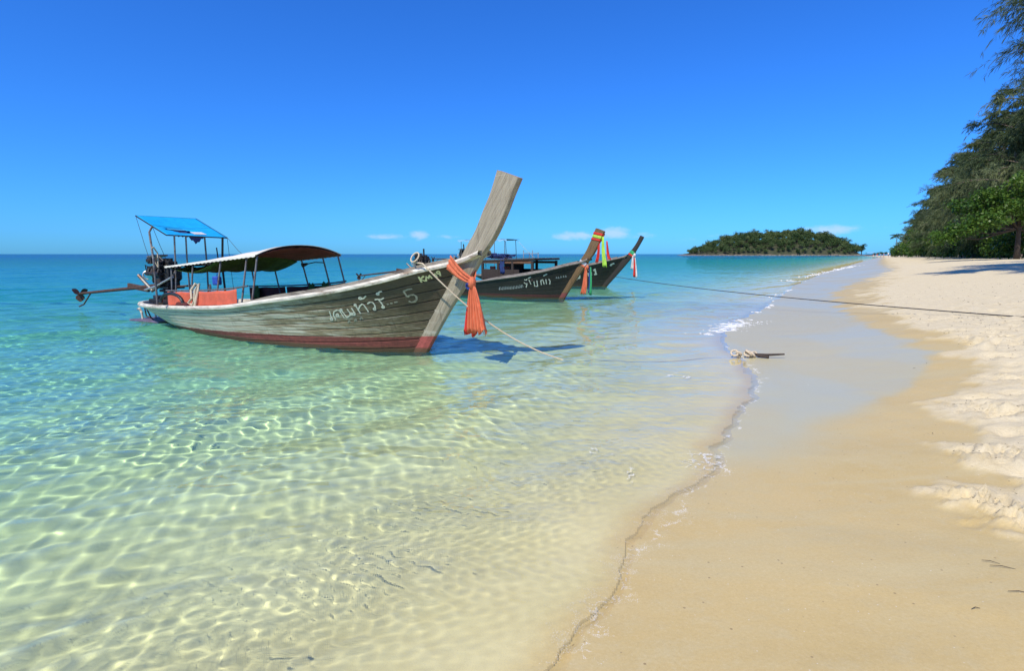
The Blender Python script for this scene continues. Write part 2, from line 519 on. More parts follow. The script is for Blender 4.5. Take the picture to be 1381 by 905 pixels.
class MB:
    """collects boxes, tubes and lathes into one mesh"""

    def __init__(self):
        self.V, self.F = [], []

    def add(self, V, Fc):
        b = len(self.V)
        self.V += [tuple(v) for v in V]
        self.F += [tuple(i + b for i in f) for f in Fc]
        return self

    def box(self, c, s, rz=0, ry=0, rx=0, bev=None):
        c = Vector(c)
        R = Matrix.Rotation(rz, 3, 'Z') @ Matrix.Rotation(ry, 3, 'Y') @ Matrix.Rotation(rx, 3, 'X')
        hx, hy, hz = s[0] / 2, s[1] / 2, s[2] / 2
        b = min(hx, hy, hz) * .3 if bev is None else bev
        V, idx = [], {}
        for sx in (-1, 1):
            for sy in (-1, 1):
                for sz in (-1, 1):
                    for a in range(3):
                        p = [sx * (hx - b), sy * (hy - b), sz * (hz - b)]
                        p[a] = (sx * hx, sy * hy, sz * hz)[a]
                        idx[(sx, sy, sz, a)] = len(V)
                        V.append(c + R @ Vector(p))
        Fc = []
        for a in range(3):
            o1, o2 = [i for i in range(3) if i != a]
            for s_ in (-1, 1):
                q = []
                for u, v in ((-1, -1), (1, -1), (1, 1), (-1, 1)):
                    k = [0, 0, 0]
                    k[a], k[o1], k[o2] = s_, u, v
                    q.append(idx[(*k, a)])
                Fc.append(q)
            for u in (-1, 1):
                for v in (-1, 1):
                    k1, k2 = [0, 0, 0], [0, 0, 0]
                    k1[a], k1[o1], k1[o2] = -1, u, v
                    k2[a], k2[o1], k2[o2] = 1, u, v
                    Fc.append([idx[(*k1, o1)], idx[(*k2, o1)], idx[(*k2, o2)], idx[(*k1, o2)]])
        for sx in (-1, 1):
            for sy in (-1, 1):
                for sz in (-1, 1):
                    Fc.append([idx[(sx, sy, sz, a)] for a in range(3)])
        return self.add(V, Fc)

    def tube(self, pts, r, n=8, cap=True):
        pts = [Vector(p) for p in pts]
        rs = r if isinstance(r, (list, tuple)) else [r] * len(pts)
        V, Fc = [], []
        up = Vector((0, 0, 1))
        prev = None
        for i, p in enumerate(pts):
            d = (pts[min(i + 1, len(pts) - 1)] - pts[max(i - 1, 0)])
            if d.length < 1e-9:
                d = Vector((0, 0, 1))
            d.normalize()
            if prev is None:
                a = d.cross(up)
                if a.length < .05:
                    a = d.cross(Vector((1, 0, 0)))
                a.normalize()
            else:
                a = prev - d * prev.dot(d)
                if a.length < 1e-6:
                    a = d.cross(up)
                a.normalize()
            prev = a
            b = d.cross(a)
            for k in range(n):
                an = 2 * math.pi * k / n
                V.append(p + (a * math.cos(an) + b * math.sin(an)) * rs[i])
        for i in range(len(pts) - 1):
            for k in range(n):
                k2 = (k + 1) % n
                Fc.append([i * n + k, i * n + k2, (i + 1) * n + k2, (i + 1) * n + k])
        if cap:
            Fc.append(list(range(n))[::-1])
            Fc.append([(len(pts) - 1) * n + k for k in range(n)])
        return self.add(V, Fc)

    def cyl(self, c, axis, r, L, n=14, r2=None):
        c, a = Vector(c), Vector(axis).normalized()
        return self.tube([c - a * L / 2, c + a * L / 2], [r, r if r2 is None else r2], n)

    def torus(self, c, axis, R, r, n=24, m=8, a0=0, a1=2 * math.pi):
        c, a = Vector(c), Vector(axis).normalized()
        u = a.orthogonal().normalized()
        v = a.cross(u)
        pts = [c + (u * math.cos(a0 + (a1 - a0) * i / n) + v * math.sin(a0 + (a1 - a0) * i / n)) * R for i in range(n + 1)]
        return self.tube(pts, r, m, cap=False)

    def grid(self, P):
        """P: list of rows of points"""
        b = len(self.V)
        nr, nc = len(P), len(P[0])
        for row in P:
            self.V += [tuple(p) for p in row]
        for i in range(nr - 1):
            for j in range(nc - 1):
                self.F.append((b + i * nc + j, b + i * nc + j + 1, b + (i + 1) * nc + j + 1, b + (i + 1) * nc + j))
        return self

    def slab(self, P, th):
        """a sheet of cloth or board with thickness; th = offset vector"""
        th = Vector(th)
        Q = [[Vector(p) + th for p in row] for row in P]
        nr, nc = len(P), len(P[0])
        b = len(self.V)
        self.grid(P)
        c = len(self.V)
        self.grid([r[::-1] for r in Q])
        top = lambda i, j: b + i * nc + j
        bot = lambda i, j: c + i * nc + (nc - 1 - j)
        for j in range(nc - 1):
            self.F.append((top(0, j + 1), top(0, j), bot(0, j), bot(0, j + 1)))
            self.F.append((top(nr - 1, j), top(nr - 1, j + 1), bot(nr - 1, j + 1), bot(nr - 1, j)))
        for i in range(nr - 1):
            self.F.append((top(i, 0), top(i + 1, 0), bot(i + 1, 0), bot(i, 0)))
            self.F.append((top(i + 1, nc - 1), top(i, nc - 1), bot(i, nc - 1), bot(i + 1, nc - 1)))
        return self

    def build(self, name, mat, parent=None, smooth=False):
        return obj(name, self.V, self.F, mat, parent, smooth)


def hermite(tab):
    xs, ys = np.array([a for a, _ in tab], float), np.array([b for _, b in tab], float)
    o = np.argsort(xs)
    xs, ys = xs[o], ys[o]
    dl = np.diff(ys) / np.diff(xs)
    m_ = np.zeros_like(xs)
    m_[0], m_[-1] = dl[0], dl[-1]
    for i in range(1, len(xs) - 1):
        m_[i] = 0 if dl[i - 1] * dl[i] <= 0 else 2 * dl[i - 1] * dl[i] / (dl[i - 1] + dl[i])

    def f(x):
        x = np.clip(np.asarray(x, float), xs[0], xs[-1])
        i = np.clip(np.searchsorted(xs, x) - 1, 0, len(xs) - 2)
        h = xs[i + 1] - xs[i]
        t = (x - xs[i]) / h
        return (2 * t**3 - 3 * t**2 + 1) * ys[i] + (t**3 - 2 * t**2 + t) * h * m_[i] + (-2 * t**3 + 3 * t**2) * ys[i + 1] + (t**3 - t**2) * h * m_[i + 1]
    return f


def vnoise(x, y, seed=0):
    xi, yi = np.floor(x).astype(np.int64), np.floor(y).astype(np.int64)
    fx, fy = x - xi, y - yi

    def h(a, b):
        n = (a * 374761393 + b * 668265263 + seed * 974634777) & 0xffffffff
        n = ((n ^ (n >> 13)) * 1274126177) & 0xffffffff
        n = n ^ (n >> 16)
        return (n & 0xffff) / 65535.0
    u, v = fx * fx * (3 - 2 * fx), fy * fy * (3 - 2 * fy)
    return (h(xi, yi) * (1 - u) + h(xi + 1, yi) * u) * (1 - v) + (h(xi, yi + 1) * (1 - u) + h(xi + 1, yi + 1) * u) * v


def fbm(x, y, seed=0, oct=4, gain=.5):
    s, a, t = 0, 1.0, 0
    for k in range(oct):
        s = s + a * vnoise(x * 2**k, y * 2**k, seed + k * 7)
        t += a
        a *= gain
    return s / t


def sstep(v, lo, hi):
    t = np.clip((v - lo) / (hi - lo), 0, 1)
    return t * t * (3 - 2 * t)


# ------------------------------------------------------------------ shoreline and terrain height
shore_px = [(700, 1010), (765, 905), (790, 850), (850, 780), (885, 722), (935, 676), (985, 640), (968, 604), (1000, 570), (1030, 510), (1000, 482), (972, 462), (1000, 430),
            (1040, 410), (1070, 386), (1110, 368), (1165, 352), (1184, 347.2)]
SH = [(-90, -160), (-9, -14), (-1.2, -.4)] + [tuple(gp(*p)[:2]) for p in shore_px] + [(330, 520), (430, 690), (640, 760), (4000, 900), (30000, 1500)]
SH = np.array(SH)


def shore_d(x, y):
    """signed distance to the waterline, positive on land"""
    x, y = np.asarray(x, float), np.asarray(y, float)
    best = np.full(x.shape, 1e18)
    side = np.zeros(x.shape)
    for a, b in zip(SH[:-1], SH[1:]):
        e = b - a
        L2 = e @ e
        t = np.clip(((x - a[0]) * e[0] + (y - a[1]) * e[1]) / L2, 0, 1)
        qx, qy = x - a[0] - t * e[0], y - a[1] - t * e[1]
        dd = qx * qx + qy * qy
        # right of the segment is land
        s = e[1] * (x - a[0]) - e[0] * (y - a[1])
        upd = dd < best * (1 - 1e-9)
        best = np.where(upd, dd, best)
        side = np.where(upd, np.sign(s), side)
    d = np.sqrt(best) * np.where(side == 0, 1, side)
    # the edge of the wash wanders in small lobes
    return d + (.30 * (fbm(x * 1.3, y * 1.3, 71, 2) - .5) + .09 * (fbm(x * 5, y * 5, 73, 3, .6) - .5)) * np.exp(-(d / .9)**2)


prof = hermite([(-40000, -9), (-2500, -9), (-700, -7.5), (-250, -4.6), (-90, -2.7), (-40, -1.75), (-20, -1.15), (-8, -.62), (-4, -.34), (-2, -.18), (-1, -.088), (-.4, -.042), (-.15, -.024), (-.07, -.0165), (0, 0.004),
                (.6, .035), (1.4, .10), (2.4, .21), (4, .42), (6.5, .72), (10, 1.0), (15, 1.16), (25, 1.25), (60, 1.4), (200, 2.0), (40000, 3.0)])


def ground_z(x, y):
    return prof(shore_d(np.array([x]), np.array([y])))[0]


def on_ground(px, py):
    z = 0.1
    for _ in range(25):
        p = gp(px, py, min(z, 1.5))
        z = .5 * z + .5 * float(ground_z(p[0], p[1]))
    return gp(px, py, z)


def poly_sd(poly, x, y):
    """signed distance to polygon, negative inside"""
    best = np.full(x.shape, 1e18)
    inside = np.zeros(x.shape, bool)
    n = len(poly)
    for i in range(n):
        a, b = np.array(poly[i]), np.array(poly[(i + 1) % n])
        e = b - a
        t = np.clip(((x - a[0]) * e[0] + (y - a[1]) * e[1]) / max(e @ e, 1e-12), 0, 1)
        qx, qy = x - a[0] - t * e[0], y - a[1] - t * e[1]
        best = np.minimum(best, qx * qx + qy * qy)
        cond = ((a[1] > y) != (b[1] > y)) & (x < e[0] * (y - a[1]) / (e[1] if abs(e[1]) > 1e-12 else 1e-12) + a[0])
        inside ^= cond
    return np.sqrt(best) * np.where(inside, -1, 1)


def fan(us, y0, y1, ratio, far_ratio=None):
    """a sheet whose mesh is finest close in and coarser with distance"""
    ys = [y0]
    while ys[-1] < y1:
        ys.append(ys[-1] * (ratio if far_ratio is None or ys[-1] < 24 else far_ratio))
    ys = np.array(ys)
    return ys[:, None] * us[None, :], np.repeat(ys[:, None], len(us), 1)


def quads(nr, nc):
    i = np.arange((nr - 1) * nc).reshape(nr - 1, nc)[:, :-1].ravel()
    return np.stack([i, i + 1, i + nc + 1, i + nc], -1)


# masks from the photograph's wet and dry outlines, laid on the ground
film_px = [(1186, 346.8), (1180, 356), (1205, 366), (1165, 376), (1120, 396), (1122, 408), (1150, 432), (1190, 450), (1235, 466), (1246, 490), (1225, 516), (1175, 545), (1164, 566), (1168, 600),
           (1120, 640), (1040, 655), (960, 690)]
film_poly = [tuple(on_ground(*p)[:2]) for p in film_px]
film_poly += [(.2, 2.9), (-.2, 1.5), (-2, 2), (-2, 6)] + [(1, 12), (4, 18), (12, 35), (60, 131)]
dry_px = [(1192, 345.6), (1196, 352), (1206, 362), (1188, 372), (1190, 380), (1168, 392), (1178, 412), (1205, 430), (1250, 446), (1285, 470), (1330, 500), (1300, 528), (1262, 545), (1268, 562), (1318, 576),
          (1325, 592), (1258, 604), (1262, 616), (1330, 642), (1370, 655), (1242, 660), (1262, 678), (1320, 702), (1381, 728), (1480, 790)]
dry_poly = [tuple(on_ground(*p)[:2]) for p in dry_px] + [(8, -6), (60, -60), (900, 0), (900, 500), (230, 330)]


NEAR_Y, EDGE_D = 19.0, -.08    # where the bending sheet of water gives way to thin or far water


def lumps(x, y):
    z = np.zeros_like(x)
    for (x0, y0, x1, y1, amp) in ((1268, 541, 1400, 568, .045), (1262, 602, 1400, 628, .06), (1246, 658, 1345, 690, .05), (1330, 660, 1400, 722, .06), (1290, 690, 1390, 718, .05),
                                  (1260, 452, 1400, 470, .05), (1330, 500, 1400, 530, .04), (1150, 386, 1200, 394, .03)):
        a, b, c = on_ground(x0, (y0 + y1) / 2), on_ground(x1, (y0 + y1) / 2), on_ground((x0 + x1) / 2, y0)
        d = on_ground((x0 + x1) / 2, y1)
        cx, cy = (a[0] + b[0]) / 2, (a[1] + b[1]) / 2
        rx, ry = (b[0] - a[0]) / 2, max((c[1] - d[1]) / 2, .1)
        r2 = ((x - cx) / rx)**2 + ((y - cy) / ry)**2
        wgt = np.exp(-r2**2 * .8)
        near = wgt > .01
        n = np.zeros_like(x)
        xn, yn = x[near], y[near]
        clod = fbm(xn * 15, yn * 15, 3, 3, .6)
        n[near] = np.sign(clod - .5) * np.abs(clod - .5)**.6 * .75 + .1 + .9 * np.maximum(0, .35 - np.abs(fbm(xn * 7 + 9, yn * 9, 8, 3) - .5) * 5) - .5 * np.maximum(0, .3 - np.abs(fbm(xn * 10 + 3, yn * 13, 18, 2) - .5) * 7)
        z += wgt * n * amp * 1.45
    return z


UB = np.concatenate([np.linspace(-2.4, -1.25, 50)[:-1], np.linspace(-1.25, 1.25, 420), np.linspace(1.25, 2.2, 40)[1:]])
X, Y = fan(UB, .75, 340, 1.0078)
sx, sy = X.ravel(), Y.ravel()
D = shore_d(sx, sy)
Z = prof(D)
dn = poly_sd(dry_poly, sx, sy) + (fbm(sx * 2.2, sy * 2.2, 4, 4) - .5) * np.clip(sy * .12, .3, 3) + (fbm(sx * 8, sy * 8, 9, 3) - .5) * .28
dryf = 1 - sstep(dn, -.05, .05)
fsd = poly_sd(film_poly, sx, sy) + (fbm(sx * 1.4, sy * 1.4, 14, 5, .6) - .5) * np.clip(sy * .09, .3, 2.5)
fadew = np.clip((6.2 - sy) * .55, .05, 1.6)
film = (1 - sstep(fsd, -fadew, .06 + sy * .012)) * (.75 + .25 * sstep(fbm(sx * .9 + 3, sy * .6, 15, 4), .35, .6))
film = np.where(D < EDGE_D, 0.0, film) * (1 - dryf)
near = sy < 60
Z = Z + np.where(D > .3, 1, 0) * 0
rough_dry = (fbm(sx * .7, sy * .7, 20, 4, .5) - .5) * .032 + (fbm(sx * 4.5, sy * 4.5, 22, 3) - .5) * .016
Z += dryf * (rough_dry * sstep(D, .5, 4) + .014 + (fbm(sx * 13, sy * 13, 25, 3, .6) - .5) * .022 * (sy < 16))
Z += (1 - dryf) * (D > .1) * ((fbm(sx * 1.6, sy * 2.6, 27, 3) - .5) * .016 + (fbm(sx * 9, sy * 9, 28, 2) - .5) * .0022) * sstep(D, .1, 1.2)
# footprints trodden into the dry sand
rng = np.random.default_rng(7)
fp = []
for px, py in [(x, y) for x in range(1180, 1400, 14) for y in (400, 408, 416, 425, 434, 444, 455, 468, 482, 498, 515, 535, 558, 590, 640)]:
    if rng.random() < .75:
        fp.append((px + rng.uniform(-9, 9), py + rng.uniform(-5, 5)))
for px, py in fp:
    c = on_ground(px, py)
    if poly_sd(dry_poly, np.array([c[0]]), np.array([c[1]]))[0] > -.15:
        continue
    an = rng.uniform(0, 3.14)
    dx_, dy_ = sx - c[0], sy - c[1]
    sel = dx_ * dx_ + dy_ * dy_ < .35
    u = dx_[sel] * math.cos(an) + dy_[sel] * math.sin(an)
    v = -dx_[sel] * math.sin(an) + dy_[sel] * math.cos(an)
    r2 = (u / .15)**2 + (v / .075)**2
    Z[sel] += dryf[sel] * (-.032 * np.exp(-r2) + .010 * np.exp(-(np.sqrt(r2) - 1.7)**2 * 3))
Z += lumps(sx, sy) * np.maximum(dryf, .35) * (D > .4)
# small ripples on the sea bed
bedm = sstep(-D, .5, 3) * (sy < 30)
Z += bedm * (fbm(sx * 1.3 + .5 * sy, sy * 3.1, 31, 3) - .5) * .035
beach = obj_np('beach', np.stack([sx, sy, Z], -1), quads(*X.shape), 'sand')
tag(beach, kind='structure')
attr(beach, 'wet', sstep(dn, -.3, .12) * .6 + (1 - dryf) * .4)
attr(beach, 'film', film)
attr(beach, 'bed', sstep(-D, .04, .3))
beach.cycles.is_caustics_receiver = True
TERR = (sx, sy, Z, D)


# the land and the sea floor beyond, as a frame of ground out to the horizon
def ring_ground():
    R = 30000.0
    ys = np.concatenate([-np.geomspace(R, 2, 26), [0, .4, .745], np.geomspace(1.2, 340, 44), np.geomspace(400, R, 22)])
    xs = np.concatenate([-np.geomspace(R, 3, 34), np.linspace(-2, 2, 9), np.geomspace(3, R, 34)])
    Xg, Yg = np.meshgrid(xs, ys)
    zz = prof(shore_d(Xg.ravel(), Yg.ravel())).reshape(Xg.shape)
    V = np.stack([Xg.ravel(), Yg.ravel(), zz.ravel()], -1)
    q = quads(*Xg.shape)
    low = V.copy()
    inn = (V[:, 0] > -2.45 * V[:, 1]) & (V[:, 0] < 2.25 * V[:, 1]) & (V[:, 1] > .74) & (V[:, 1] < 345)
    low[inn, 2] -= .35          # dips under the detailed sheet where they overlap
    o = obj_np('ground', low, q, 'sand')
    d = shore_d(V[:, 0], V[:, 1])
    attr(o, 'wet', 1 - sstep(d, 2, 4))
    attr(o, 'film', 1 - sstep(d, 0, .5))
    attr(o, 'bed', sstep(-d, -.05, .9))
    o.cycles.is_caustics_receiver = True
    tag(o, kind='structure')


ring_ground()

# ------------------------------------------------------------------ water
rngw = np.random.default_rng(3)
WAVES, CAPS = [], []
for k in range(22):     # chop running in towards the beach
    lam = .42 * 2**rngw.uniform(0, 2.4)
    th = rngw.normal(math.radians(-38), .42)
    WAVES.append((lam, th, rngw.uniform(0, 6.28), .0038 * lam))
for k in range(26):     # fine ripples, which focus the sunlight on the bed
    lam = .085 * 2**rngw.uniform(0, 2.0)
    th = rngw.normal(math.radians(-50), .9)
    WAVES.append((lam, th, rngw.uniform(0, 6.28), .0032 * lam))

for k in range(14):     # capillary ripples close in
    lam = .055 * 2**rngw.uniform(0, .8)
    CAPS.append((lam, rngw.uniform(0, 6.28), rngw.uniform(0, 6.28), .0040 * lam))


def water_z(x, y, d, spacing):
    z = np.zeros_like(x)
    calm = .55 + .45 * sstep(-d, .1, 2.5)
    wx = x + .18 * (fbm(x * .7, y * .7, 50, 2) - .5)
    wy = y + .18 * (fbm(x * .7, y * .7, 60, 2) - .5)
    patch = .55 + .9 * fbm(x * .35, y * .35, 70, 2)
    for lam, th, ph, A in WAVES:
        att = sstep(lam / spacing, 2.5, 6)
        k = 2 * math.pi / lam
        z += A * att * np.sin(k * (math.cos(th) * wx + math.sin(th) * wy) + ph)
    z *= calm * patch
    nearw = (1 - sstep(-d, .7, 2.6)) * (y < 14)
    for lam, th, ph, A in CAPS:
        k = 2 * math.pi / lam
        z += nearw * patch * A * sstep(lam / spacing, 2.5, 6) * np.sin(k * (math.cos(th) * wx + math.sin(th) * wy) + ph)
    swell = .012 * np.sin(2 * math.pi / 2.7 * (x * .80 - y * .42) + .8 * np.sin(y * .5)) * sstep(-d, .5, 4)
    lip = (.005 * fbm(x * 2.5, y * 2.5, 80, 2) + .001) * np.exp(-((d + .08) / .08)**2) + .004 * np.exp(-((d + .75 + .3 * np.sin(y * 1.3)) / .12)**2) * fbm(x * 1.5, y * 1.5, 85, 2)
    fade = 1 - sstep(y, 45, 110)
    shoal = np.clip((-prof(d) - .006) / .05, .04, 1)          # waves die down where the water thins out
    return (z + swell) * fade * shoal + lip * (y < 30)


ABS = np.array([.72, .085, .11])


def water_attrs(o, x, y, d, zt, gain=1.0):
    dep = np.maximum(-zt, 0)
    path = dep * 1.15
    tint = gain * np.exp(-path[:, None] * ABS[None, :])
    attr(o, 'tint', tint, True)
    k = sstep(dep, .3, 6)[:, None]
    body = np.array([.02, .34, .42])[None] * (1 - k) + np.array([.004, .13, .40])[None] * k
    attr(o, 'body', body, True)
    attr(o, 'turb', np.clip(.62 * (1 - np.exp(-dep * .55)), 0, .62) * sstep(dep, .05, .6))
    attr(o, 'far', np.clip(.10 + .9 * sstep(y, 25, 120), 0, 1) * sstep(dep, .05, .5))


UW = np.concatenate([np.linspace(-2.3, -1.08, 110)[:-1], np.linspace(-1.08, .72, 490)])
X, Y = fan(UW, .8, 150, 1.0034, 1.0075)
wx_, wy_ = X.ravel(), Y.ravel()
Dw = shore_d(wx_, wy_)
Zw = water_z(wx_, wy_, Dw, wy_ * .0036)
ZT = prof(Dw)
q = quads(*X.shape)
dmin, dmax, ymax = Dw[q].min(1), Dw[q].max(1), wy_[q].max(1)


def water_sheet(name, keep, mat):
    qq = q[keep]
    used = np.unique(qq)
    rem = np.full(len(wx_), -1)
    rem[used] = np.arange(len(used))
    V = np.stack([wx_, wy_, Zw], -1)[used]
    o = obj_np(name, V, rem[qq], mat)
    water_attrs(o, V[:, 0], V[:, 1], Dw[used], ZT[used], 1.28 - .14 * sstep(V[:, 1:2], 9, NEAR_Y) if mat == 'water' else 1.0)   # gain: undoes the renderer's 1/n^2 loss in refracted light
    tag(o, kind='structure')
    return o


dep_q = (.004 * (fbm(wx_ * 3, wy_ * 3, 44, 3) - .5) - ZT)[q].min(1)           # the bending sheet ends where the water thins to a film
is_near = (ymax < NEAR_Y) & (dep_q > .0150)
is_edge = (ymax < NEAR_Y) & ~is_near & (dmin < .35)
is_mid = (ymax >= NEAR_Y) & (dmin < .35)
sea = water_sheet('shallow_water', is_near, 'water')
sea.cycles.is_caustics_caster = True
water_sheet('swash_water', is_edge, 'water_clear')
water_sheet('bay_water', is_mid, 'water_clear')


def far_sea():
    """the open sea round the near sheet, out to the horizon"""
    yl = np.geomspace(wy_.max(), 40000, 60)
    us = np.linspace(-6, 6, 161)
    Xf, Yf = yl[:, None] * us[None], np.repeat(yl[:, None], len(us), 1)
    V = [np.stack([Xf.ravel(), Yf.ravel(), np.zeros(Xf.size)], -1)]
    Q = [quads(*Xf.shape)]
    b = Xf.size
    for sgn, ue in ((-1, -2.3), (1, .72)):
        yy = np.geomspace(.8, wy_.max(), 110)
        uu = np.linspace(ue, ue + (-5 if sgn < 0 else 5), 70)
        Xs, Ys = yy[:, None] * uu[None], np.repeat(yy[:, None], 70, 1)
        V.append(np.stack([Xs.ravel(), Ys.ravel(), np.zeros(Xs.size)], -1))
        Q.append(quads(*Xs.shape) + b if sgn > 0 else quads(*Xs.shape)[:, ::-1] + b)
        b += Xs.size
    yy = -np.geomspace(.02, 200, 40) + .82
    xx = np.linspace(-300, 60, 140)
    Xs, Ys = np.meshgrid(xx, yy)
    V.append(np.stack([Xs.ravel(), Ys.ravel(), np.zeros(Xs.size)], -1))
    Q.append(quads(*Xs.shape)[:, ::-1] + b)
    V, Q = np.concatenate(V), np.concatenate(Q)
    d = shore_d(V[:, 0], V[:, 1])
    kp = d[Q].min(1) < .3
    Q = Q[kp]
    u_ = np.unique(Q)
    rm = np.full(len(V), -1)
    rm[u_] = np.arange(len(u_))
    V, d = V[u_], d[u_]
    o = obj_np('open_sea', V, rm[Q], 'water_clear')
    water_attrs(o, V[:, 0], V[:, 1], d, prof(d))
    tag(o, kind='structure')


far_sea()

# ------------------------------------------------------------------ longtail boats
# local frame: x forward from the forefoot at the waterline, y to port, z up from the water
class Hull:
    def __init__(self, stem=None, k=1.0, keel=.3):
        self.k, self.keel = k, keel
        lead = [(-.3, -.15), (0, 0), (.32, .21), (.76, .52), (1.32, .97), (1.57, 1.14), (1.84, 1.36), (2.16, 1.55), (2.41, 1.67), (2.66, 1.80)]
        self.lead = hermite(lead if stem is None else stem['lead'])
        self.ztip = 2.66 if stem is None else stem['lead'][-1][0]
        rab = [(-.3, -.38), (0, -.22), (.42, .06), (1.02, .48), (1.40, .73), (1.55, .84)] if stem is None else stem['rabbet']
        self.rab = hermite(rab)
        trail = [(1.40, .70), (1.62, .82), (1.96, 1.05), (2.22, 1.18), (2.46, 1.31), (2.79, 1.44)] if stem is None else stem['trail']
        self.trail = hermite(trail)
        self.zt0, self.zt1 = trail[0][0], trail[-1][0]
        self.sheer = hermite([(-9.1, .42), (-8, .43), (-6.7, .47), (-4, .61), (-2.7, .77), (-1.28, .965), (-.32, 1.16), (.31, 1.345), (.68, 1.445), (.9, 1.51)])
        self.G = hermite([(0, .085), (.018, .22), (.055, .54), (.12, .86), (.22, 1.08), (.36, 1.2), (.5, 1.2), (.65, 1.1), (.77, .98), (.90, .74), (.96, .52), (.988, .28), (1, .02)])
        self.W = hermite([(0, .09), (.03, .24), (.074, .42), (.22, .76), (.46, .95), (.7, .86), (.82, .70), (.93, .40), (1, .02)])

    def s_aft(self, z):
        return -7.7 - 1.2 * np.clip(z / .42, 0, 1)**.75

    def half(self, sg, z, s):
        t = np.clip(z / self.sheer(s), -1, 1)
        f = np.clip(t, 0, 1)**1.12
        y = self.W(sg) * (1 - f) + self.G(sg) * f
        return y * np.where(z < 0, 1 + .6 * z, 1)

    def s_at(self, sg, z):
        r, a = self.rab(z), self.s_aft(z)
        return r + (a - r) * sg

    def points(self, sg, v, side=-1, out=0.0):
        """sg 0 bow .. 1 stern (array), v 0 keel .. 1 gunwale"""
        sg = np.asarray(sg, float)
        kz = self.keel
        z = np.full(sg.shape, -kz + v * 1.3)
        for _ in range(14):
            s = self.s_at(sg, np.minimum(z, 1.5))
            z = .4 * z + .6 * (-kz + v * (self.sheer(s) + kz))
        s = self.s_at(sg, z)
        y = self.half(sg, z, s) + out
        return [Vector((a * self.k, side * b * self.k, c * self.k)) for a, b, c in zip(s, y, z)]

    def half_at(self, s, z):
        """half breadth at station s (unscaled)"""
        r, a = float(self.rab(z)), float(self.s_aft(z))
        sg = min(max((s - r) / (a - r), 0), 1)
        return float(self.half(sg, z, s))

    def gun(self, s):
        return self.half_at(s, float(self.sheer(s)))


SG = np.concatenate([np.linspace(0, .12, 14), np.linspace(.15, .85, 26), np.linspace(.87, 1, 16)])


